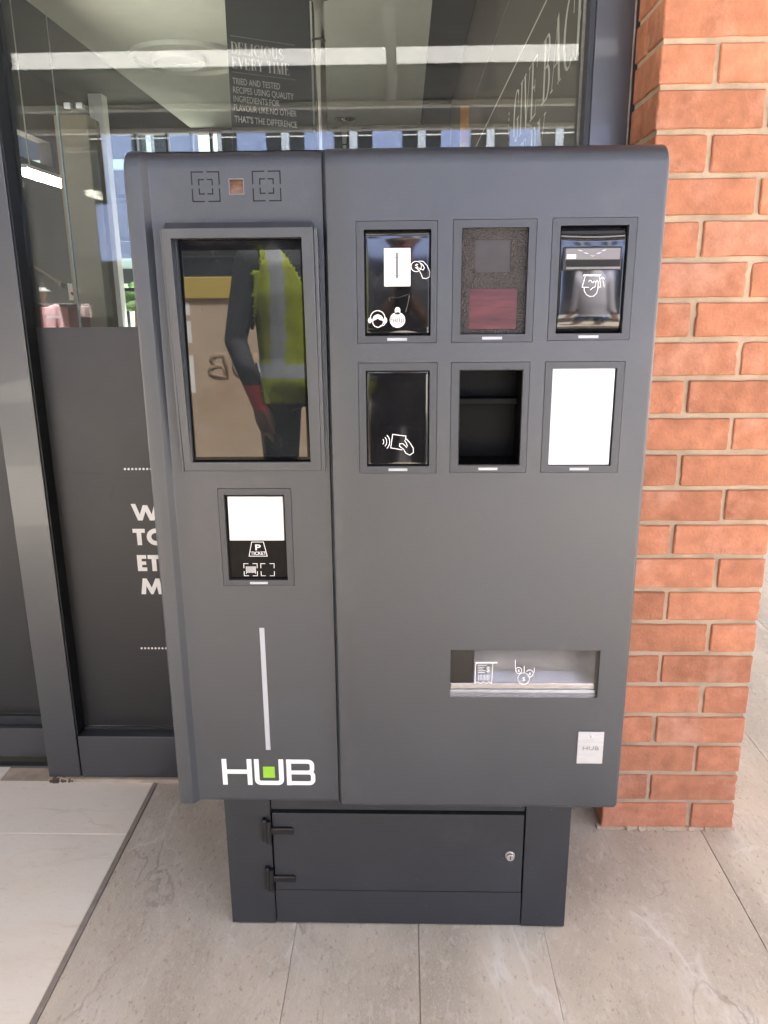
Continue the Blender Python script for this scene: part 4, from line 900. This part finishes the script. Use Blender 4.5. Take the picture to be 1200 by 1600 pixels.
for (a, b, c, d) in ((x0-.0014, x0-.0002, z0-.001, z1+.001), (x1+.0002, x1+.0014, z0-.001, z1+.001), (x0, x1, z0-.0014, z0-.0002), (x0, x1, z1+.0002, z1+.0014)): mb.box(a, b, K+0.001, K+0.012, c, d)
obj('recess_rim', mb, HAMMER, fr)
# --- white panel
fr = frame('white_module', *MODS['white'], K-0.0008, K+0.022); op = MODS['white'][1]
bx('white_insert', (op[0]+.0006, op[1]-.0022, K+0.004, K+0.009, op[2]+.0006, op[3]-.0006), FILMW, fr, 0.0008)
bx('backing', (op[0], op[1], K+0.0125, K+0.014, op[2], op[3]), DARK, fr)
# --- ticket module
fr = frame('ticket_module', TKF, TKO, LP-0.0008, LP+0.02)
bx('face_plate', (TKO[0]+.0003, TKO[1]-.0003, LP+0.0085, LP+0.012, TKO[2]+.0003, TKO[3]-.0003), MATTEB, fr, 0.001)
T = mm(ICON['ticket_white'][0]); x0, x1 = min(p[0] for p in T), max(p[0] for p in T); z0, z1 = min(p[1] for p in T), max(p[1] for p in T)
obj('ticket_window', MB().hexa([(x0+.001, LP+0.0055, z0), (x1-.001, LP+0.0055, z0), (x1-.001, LP+0.0086, z0), (x0+.001, LP+0.0086, z0), (x0+.001, LP+0.0075, z1), (x1-.001, LP+0.0075, z1), (x1-.001, LP+0.0086, z1), (x0+.001, LP+0.0086, z1)]), WHITEW, fr, 0.0015)
YT = LP+0.0084
icon('ticket_symbol', 'ticket_icon', 0.0011, YT, fr); icon('barcode_symbol', 'ticket_bars', 0.0008, YT, fr)
(a, b), (c, d) = mm(ICON['ticket_text'][0]), mm(ICON['ticket_text'][1])
text('ticket_lettering', 'P', a[0], a[1], b[1]-a[1], YT-.0004, INK, fr, width=b[0]-a[0], bold=0.02, th=0.0003); text('ticket_lettering', 'TICKET', c[0], c[1], d[1]-c[1], YT-.0004, INK, fr, width=d[0]-c[0], bold=0.02, th=0.0003)
# --- screen
xs = [-0.3905, -0.3885, SCRH[0], SCRH[1], -0.1485, -0.1465]; zs = [1.0755, 1.0775, SCRH[2], SCRH[3], 1.4775, 1.4795]
bz = obj('screen_bezel', hf(xs, zs, [SCRH], lambda x, z: float(np.interp(z, [1.0755, 1.4795], [LP-0.004, LP-0.030])), LP+0.012), PAINT, kio, 0.001)
obj('screen_hood', MB().hexa([(-0.3885, LP-0.022, 1.4797), (-0.1485, LP-0.022, 1.4797), (-0.1485, LP-0.0005, 1.4797), (-0.3885, LP-0.0005, 1.4797), (-0.3885, LP-0.014, 1.4890), (-0.1485, LP-0.014, 1.4890), (-0.1485, LP-0.0005, 1.4890), (-0.3885, LP-0.0005, 1.4890)]), PAINT, kio, 0.001)
for x0, x1 in ((-0.3945, -0.3908), (-0.1462, -0.1400)):
    obj('side_rail', MB().hexa([(x0, LP-0.006, 1.0745), (x1, LP-0.006, 1.0745), (x1, LP-0.0005, 1.0745), (x0, LP-0.0005, 1.0745), (x0, LP-0.026, 1.478), (x1, LP-0.026, 1.478), (x1, LP-0.0005, 1.478), (x0, LP-0.0005, 1.478)]), PAINT, kio, 0.001)
scr = bx('screen', (SCRH[0]-.002, SCRH[1]+.002, LP+0.006, LP+0.010, SCRH[2]-.002, SCRH[3]+.002), LCDB, kio)
bx('display_area', (-0.3700, -0.1722, LP+0.0055, LP+0.0062, 1.0990, 1.4470), LCD, scr)
bx('inner_gasket', (SCRH[0]-.0005, SCRH[0]+.0025, LP-0.004, LP+0.0055, SCRH[2], SCRH[3]), FRAMEP, scr)
# --- camera window
cw = CAMW
obj('camera_window', MB().hexa([(cw[0], LP+0.004, cw[2]), (cw[1], LP+0.004, cw[2]), (cw[1], LP+0.016, cw[2]), (cw[0], LP+0.016, cw[2]), (cw[0], LP+0.012, cw[3]), (cw[1], LP+0.012, cw[3]), (cw[1], LP+0.016, cw[3]), (cw[0], LP+0.016, cw[3])]), LENSREFL, kio, 0.001)
mb = MB()
for (a, b, c, d) in ((cw[0], cw[0]+.0012, cw[2], cw[3]), (cw[1]-.0012, cw[1], cw[2], cw[3]), (cw[0]+.0012, cw[1]-.0012, cw[2], cw[2]+.0012), (cw[0]+.0012, cw[1]-.0012, cw[3]-.0012, cw[3])): mb.box(a, b, LP-0.0004, LP+0.003, c, d)
obj('camera_rim', mb, SMOKEG, kio)
# --- light line and logo
bx('light_line', (LEDV[0]+.0003, LEDV[1]-.0003, LP+0.0003, LP+0.004, LEDV[2]+.0003, LEDV[3]-.0003), LEDB, kio)
lg = MB(); YL = LP-0.0007; zt, zb = 0.4925, 0.4345; s_ = 0.0094
def rect(x0, x1, z0, z1): lg.poly([(x0, z0), (x1, z0), (x1, z1), (x0, z1)], YL, 0.0006)
rect(-0.3628, -0.3628+s_, zb, zt); rect(-0.3036-s_, -0.3036, zb, zt); rect(-0.3628+s_, -0.3036-s_, 0.4595, 0.4690)
def arcp(cx, cz, r, a0, a1, n=6): return [(cx+r*math.cos(math.radians(a0+(a1-a0)*i/n)), cz+r*math.sin(math.radians(a0+(a1-a0)*i/n))) for i in range(n+1)]
h_ = s_/2; x0, x1 = -0.2985+h_, -0.2405-h_; r = 0.0075
lg.ribbon([(x0, zt)]+arcp(x0+r, zb+h_+r, r, 180, 270)+arcp(x1-r, zb+h_+r, r, 270, 360)+[(x1, zt)], s_, YL, 0.0006)
x0, x1 = -0.2346+h_, -0.1776-h_; zm = (zt+zb)/2; r = 0.008
lg.ribbon([(x0, zm), (x0, zt-h_)]+arcp(x1-r-.0015, zt-h_-r, r, 90, 0, 5)+arcp(x1-r-.0015, zm+r, r, 0, -90, 5)+[(x0, zm)], s_*0.92, YL, 0.0006)
lg.ribbon([(x0, zm), (x0, zb+h_)]+arcp(x1-r, zb+h_+r, r, -90, 0, 5)+arcp(x1-r, zm-r, r, 0, 90, 5)+[(x0, zm)], s_*0.92, YL-0.00005, 0.0006)
lg.poly([(-0.2346, zb), (-0.2346+s_, zb), (-0.2346+s_, zt), (-0.2346, zt)], YL-0.0002, 0.0006)
lo = obj('logo_lettering', lg, INK, kio)
bx('logo_square', (-0.2812, -0.2582, YL-0.0002, LP-0.0001, 0.4512, 0.4760), GREEN, lo)
# --- coin and receipt tray
mb = MB(); x0, x1, z0, z1 = TRAY; ya, yb_ = K+0.001, K+0.085
mb.quad((x0, ya, z0), (x0, yb_, z0), (x0, yb_, z1), (x0, ya, z1)); mb.quad((x1, ya, z0), (x1, ya, z1), (x1, yb_, z1), (x1, yb_, z0))
mb.quad((x0, ya, z0), (x1, ya, z0), (x1, yb_, z0+.012), (x0, yb_, z0+.012)); mb.quad((x0, yb_, z0+.012), (x1, yb_, z0+.012), (x1, yb_-.03, z1+.03), (x0, yb_-.03, z1+.03))
tr = obj('return_tray', mb, STEELH, kio)
bx('tray_lip', (x0+.001, x1-.001, K+0.018, K+0.030, z0+.004, z0+.021), STEELH, tr, 0.002)
bx('tray_rib', (x0+.001, x1-.001, K+0.0135, K+0.0175, z0+.002, z0+.0085), STEEL, tr, 0.001)
(a, b) = mm(ICON['tray_block'][0]); bx('printer_mouth', (a[0]-.003, b[0], K+0.016, K+0.06, b[1], z1+.02), MATTEB, tr, 0.004)
pn = bx('tray_window', (x0+.0004, x1-.0004, K+0.0035, K+0.0065, z0+.0004, z1-.0004), ACRYL, tr)
icon('receipt_bar', 'tray_bar', .0028, K+0.0034, tr); icon('receipt_lines', 'tray_thin', .0008, K+0.0034, tr)
TI = ICON['tray_icon']
for nm, ps in (('receipt_symbol', TI[:1]), ('small_coin_symbol', [TI[1]]), ('small_coin_symbol', [TI[2]]), ('large_coin_symbol', [TI[3]]), ('drop_line', [TI[4]]), ('drop_line', [TI[5]]), ('drop_line', [TI[6]])):
    mb = MB()
    for P in ps: mb.ribbon(mm(P), .0011, K+0.0029, 0.0004)
    obj(nm, mb, INK, tr)
for P in ICON['tray_dollar']:
    p, q = mm(P); text('dollar_sign', '$', min(p[0], q[0]), p[1], (q[1]-p[1])*0.95, K+0.0030, INK, tr, width=abs(q[0]-p[0]), bold=0.01, th=0.0003)
# --- maker's plate
pt = bx('maker_plate', (0.3305, 0.3798, K-0.0035, K-0.0006, 0.4992, 0.5678), SATIN, kio, 0.0008)
obj('rivet', MB().ball((0.3555, K-0.0038, 0.5590), (.0030, .0018, .0030), 12, 8), STEEL, pt, smooth=60)
text('embossed_lettering', 'HUB', 0.3405, 0.5290, 0.0085, K-0.0040, INKL, pt, width=0.031, th=0.0006)  # grey colour stands in for the shading of the raised letters

# --- pedestal
BX0, BX1, BY, BZ1 = -0.3915, 0.3565, 1.4566, 0.4030
pd = bx('pedestal', (BX0+.002, BX1-.002, BY+0.022, 1.80, 0.0, BZ1), DARKP, kio)
bx('side_stile', (BX0, -0.2925, BY, BY+0.021, 0.004, BZ1-.001), PEDP, pd, 0.0012); bx('side_stile', (0.2600, BX1, BY, BY+0.021, 0.004, BZ1-.001), PEDP, pd, 0.0012)
bx('top_strip', (-0.2905, 0.2580, BY+0.003, BY+0.021, 0.3005, BZ1-.001), PEDP, pd, 0.0012)
bx('kick_plate', (-0.2905, 0.2580, BY+0.002, BY+0.021, 0.004, 0.0915), PEDP, pd, 0.0015)
dr = bx('service_door', (-0.2885, 0.2560, BY-0.002, BY+0.018, 0.0962, 0.2945), PEDP, pd, 0.0015)
for z in (0.254, 0.130):
    bx('hinge', (-0.3095, -0.2995, BY-0.014, BY-0.0002, z-0.026, z+0.030), BLACKM, pd, 0.003)
    bx('hinge_leaf', (-0.2990, -0.2425, BY-0.009, BY-0.0022, z-0.0105, z+0.0065), BLACKM, pd, 0.003)
    obj('hinge_pin', MB().tube([(-0.2955, BY-0.010, z-0.030), (-0.2955, BY-0.010, z+0.026)], 0.0055, 14), BLACKM, pd, smooth=40)
lk = obj('lock', MB().disc((0.2285, 0.1935), 0.0085, BY-0.012, BY-0.0018, 22), CHROME, pd, 0.001)
obj('lock_ring', MB().disc((0.2285, 0.1935), 0.0105, BY-0.0045, BY-0.0019, 22), STEEL, pd)
bx('lock_keyhole', (0.2277, 0.2293, BY-0.0124, BY-0.0119, 0.1885, 0.1975), DARK, pd)

# ================================================================== people (seen in reflections)
def person(name, label, loc, face, H, rule, mats, group=None, pose=None, extra=None):
    """one continuous body: overlapping tapered forms fused by a voxel remesh, faces coloured by region"""
    k = H/1.75; mb = MB(); pose = pose or {}
    def cap(p, q, r, s):
        p, q = Vector(p)*k, Vector(q)*k; mb.tube([p, p.lerp(q, .5), q], [r*k, (r+s)/2*k*1.02, s*k], 14); mb.ball(p, r*k, 14, 10); mb.ball(q, s*k, 14, 10)
    # trunk
    rings = [(0.88, .155, .105), (0.96, .165, .115), (1.06, .152, .105), (1.18, .160, .112), (1.30, .178, .120), (1.40, .175, .112), (1.455, .120, .085), (1.49, .065, .065)]
    b = len(mb.v); n = 20
    for z, a, c in rings:
        for j in range(n):
            t = 2*math.pi*j/n; mb.v.append((a*math.cos(t)*k, c*math.sin(t)*k, z*k))
    for i in range(len(rings)-1):
        for j in range(n): j2 = (j+1) % n; mb.f.append((b+i*n+j, b+i*n+j2, b+(i+1)*n+j2, b+(i+1)*n+j)); mb.m.append(0)
    mb.f.append(tuple(b+j for j in range(n))[::-1]); mb.m.append(0); e = b+(len(rings)-1)*n; mb.f.append(tuple(e+j for j in range(n))); mb.m.append(0)
    cap((0, .005, 1.44), (0, .02, 1.56), .058, .052)
    mb.ball((0, .025*k, 1.635*k), (.074*k, .094*k, .112*k), 18, 14)                      # skull
    mb.ball((0, .060*k, 1.575*k), (.050*k, .055*k, .050*k), 12, 10)                       # jaw
    mb.tube([(0, .112*k, 1.650*k), (0, .132*k, 1.612*k), (0, .110*k, 1.602*k)], [.010*k, .014*k, .010*k], 8)   # nose
    for s in (-1, 1):
        mb.ball((s*.076*k, .012*k, 1.625*k), (.010*k, .020*k, .030*k), 10, 8)
        cap((s*.095, 0, .90), (s*.105, .012, .50), .088, .056); cap((s*.105, .012, .50), (s*.11, -.015, .09), .056, .040)
        mb.ball((s*.108*k, -.015*k, .36*k), (.054*k, .060*k, .11*k), 12, 10)
        b2 = [(s*.11, -.02, .05), (s*.12, .14, .035)]; cap(b2[0], b2[1], .045, .035)
        sh = Vector((s*.185, 0, 1.415)); el, wr = pose.get(s, (Vector((s*.235, -.02, 1.13)), Vector((s*.245, .07, .88))))
        el, wr = Vector(el), Vector(wr)
        cap(sh, el, .058, .043); cap(el, wr, .043, .029)
        d = (wr-el).normalized(); sd_ = d.cross(Vector((0, 1, 0)) if abs(d.y) < .9 else Vector((1, 0, 0))).normalized(); fwd = sd_.cross(d).normalized()
        pc = wr+d*.05; mb.tube([wr*k, pc*k, (wr+d*.09)*k], [.027*k, .036*k, .034*k], 12); mb.ball((wr+d*.09)*k, .033*k, 12, 8)
        for i in range(4):
            o_ = fwd*(-.028+.0187*i); L_ = (.070, .080, .075, .058)[i]; p0 = wr+d*.095+o_; p1 = p0+d*L_*.55-sd_*s*.006; p2 = p1+d*L_*.45-sd_*s*.018
            cap(p0, p1, .0105, .0098); cap(p1, p2, .0098, .0085)
        q0 = wr+d*.03+fwd*.030; q1 = q0+d*.035+fwd*.022; cap(q0, q1, .0125, .011); cap(q1, q1+d*.032+fwd*.004, .011, .0095)
    me = mb.mesh('tmp'); t = bpy.data.objects.new('tmp', me); C.objects.link(t)
    r = t.modifiers.new('r', 'REMESH'); r.mode = 'VOXEL'; r.voxel_size = .0085*k; r.use_smooth_shade = True
    sm = t.modifiers.new('s', 'SMOOTH'); sm.iterations = 3; sm.factor = .5
    bpy.context.view_layer.update()
    body = bpy.data.meshes.new_from_object(t.evaluated_get(bpy.context.evaluated_depsgraph_get())); bpy.data.objects.remove(t)
    body.name = 'body'
    root = empty(name, loc); root.rotation_euler = (0, 0, face); tag(root, label, 'person', group)
    def put(nm, m_, ms):
        for x in ms: m_.materials.append(x)
        o = bpy.data.objects.new(nm, m_); C.objects.link(o); o.parent = root; return o
    cen = np.zeros(len(body.polygons)*3); body.polygons.foreach_get('center', cen); cen = cen.reshape(-1, 3)/k
    body.materials.clear()
    body.polygons.foreach_set('material_index', [rule(*c) for c in cen]); put('body', body, mats)
    for s in (-1, 1):
        put('eye', MB().ball((s*.030*k, .108*k, 1.640*k), .010*k, 10, 8).mesh('eye'), [WHITE]); put('pupil', MB().ball((s*.030*k, .1155*k, 1.640*k), .0048*k, 8, 6).mesh('pupil'), [HAIR])
    put('mouth', MB().ball((0, .108*k, 1.573*k), (.022*k, .008*k, .006*k), 12, 6).mesh('mouth'), [REDGL])
    if extra: extra(root, body, cen, k, put)
    return root
def hair_or(x, y, z): return z > 1.690 or (y < .015 and z > 1.585)

# worker in a hi-vis vest
def wrule(x, y, z):
    if z > 1.49: return 3 if hair_or(x, y, z) else 0
    if abs(x) > .17 and z < 1.0 and (z < .97 or y > .1): return 4 if z > .885 else 0
    if z < .10: return 3
    return 1
def vest(root, body, cen, k, put):
    keep = []; mi = []
    for p, c in zip(body.polygons, cen):
        x, y, z = c
        if .90 < z < 1.475 and abs(x) < (.195 if z < 1.38 else .165) and not (y > 0 and z > 1.33 and abs(x) < .02+(z-1.33)*.55):
            keep.append(p); 
            s_ = 1 if (.99 < z < 1.045 or 1.13 < z < 1.17*0) else (1 if .085 < abs(x) < .130 and z > 1.045 else 0)
            mi.append(s_)
    mb = MB(); idx = {}
    for p, m_ in zip(keep, mi):
        f = []
        for v in p.vertices:
            if v not in idx:
                idx[v] = len(mb.v); vv = body.vertices[v]; mb.v.append(tuple(vv.co+vv.normal*.014*k))
            f.append(idx[v])
        mb.f.append(tuple(f)); mb.m.append(m_)
    m_ = mb.mesh('vest'); m_.shade_smooth(); o = put('vest', m_, [VEST, REFL]); s = o.modifiers.new('thick', 'SOLIDIFY'); s.thickness = .006
    pk = MB().box(.045*k, .125*k, .128*k, .150*k, 1.24*k, 1.33*k).mesh('badge_pocket'); put('badge_pocket', pk, [REFL])
person('person', 'worker in dark clothes and lime hi-vis vest mirrored in the kiosk screen', (-0.425, -0.56, 0), math.radians(-24), 1.86, wrule, [SKIN, NAVY, REFL, HAIR, REDGL],
       pose={-1: ((-.25, -.02, 1.13), (-.20, .10, .90)), 1: ((.25, -.02, 1.13), (.19, .16, 1.02))}, extra=vest)
# man in a grey shirt and shorts behind the camera
def grule(x, y, z):
    if z > 1.49: return 3 if hair_or(x, y, z) else 0
    if abs(x) > .19 and z < 1.20: return 0
    if z < .10: return 4
    if z < .46: return 0
    return 2 if z < .93 else 1
person('person', 'person in pale grey shirt and blue shorts mirrored in the banknote slot', (0.95, -1.35, 0), math.radians(20), 1.76, grule, [SKIN, SHIRTG, DENIM, HAIR, SHOE])
# the one taking the picture, in dark clothes
def drule(x, y, z):
    if z > 1.49: return 2 if hair_or(x, y, z) else 0
    if y > .20 and z > .9: return 0
    return 2 if z < .10 else 1
person('person', 'person in dark clothes holding up a phone mirrored in the black coin panel', (0.0, -0.44, 0), 0.0, 1.74, drule, [SKIN, NAVY, HAIR],
       pose={-1: ((-.24, .08, 1.17), (-.085, .285, 1.31)), 1: ((.24, .08, 1.17), (.085, .285, 1.31))})
ph = bx('mobile_phone', (-0.037, 0.037, -0.020, -0.011, 1.300, 1.455), BLACKG, bev=0.003); tag(ph, 'black phone held up in front of the person in dark clothes', 'phone')
# passer-by in pink with a white visor
def prule(x, y, z):
    if z > 1.49: return 3 if hair_or(x, y, z) else 0
    if abs(x) > .22 and z < 1.10: return 0
    if z < .10: return 4
    return 2 if z < .93 else 1
def visor(root, body, cen, k, put):
    mb = MB(); n = 24
    for i in range(n):
        a, b = 2*math.pi*i/n, 2*math.pi*(i+1)/n
        q = lambda t, r, z: (.074*k*r*math.cos(t), .025*k+.094*k*r*math.sin(t), z*k)
        mb.hexa([q(a, 1.02, 1.672), q(b, 1.02, 1.672), q(b, 1.10, 1.672), q(a, 1.10, 1.672), q(a, 1.0, 1.712), q(b, 1.0, 1.712), q(b, 1.08, 1.712), q(a, 1.08, 1.712)])
        if math.sin((a+b)/2) > .15: mb.hexa([q(a, 1.05, 1.672), q(b, 1.05, 1.672), q(b, 1.95, 1.655), q(a, 1.95, 1.655), q(a, 1.05, 1.680), q(b, 1.05, 1.680), q(b, 1.95, 1.661), q(a, 1.95, 1.661)])
    put('visor', mb.mesh('visor'), [WHITE])
person('person', 'passer-by in pink top and white visor mirrored in the left glass', (-5.02, -7.02, -0.06), math.radians(-25), 1.60, prule, [SKINL, PINK, DENIM, HAIR, SHOE], extra=visor)

# ================================================================== carton behind the worker
CARTP = mat('carton_print', (0.30, 0.215, 0.145), 0.8)
bxr = empty('cardboard_carton', (-0.9, -1.95, 0)); tag(bxr, 'tall cardboard packing carton with dark print mirrored in the kiosk screen', 'carton')
bx('carton_body', (-1.36, -0.42, -2.35, -1.76, 0.02, 1.44), CARD, bxr, 0.006); bx('lid_rim', (-1.375, -0.405, -2.365, -1.745, 1.36, 1.475), TAPE, bxr, 0.004)
text('lettering', 'HUB', 0, 0, 0.15, 0, CARTP, bxr, width=0.46, bold=0.02, th=0.001, xform=lambda a, c: (-0.66-a, -1.7585, 0.92+c))
for z0, z1 in ((1.27, 1.34), (1.12, 1.24), (0.84, 1.05)): bx('sticker', (-1.255, -1.195, -1.7592, -1.7585, z0, z1), WHITE, bxr)
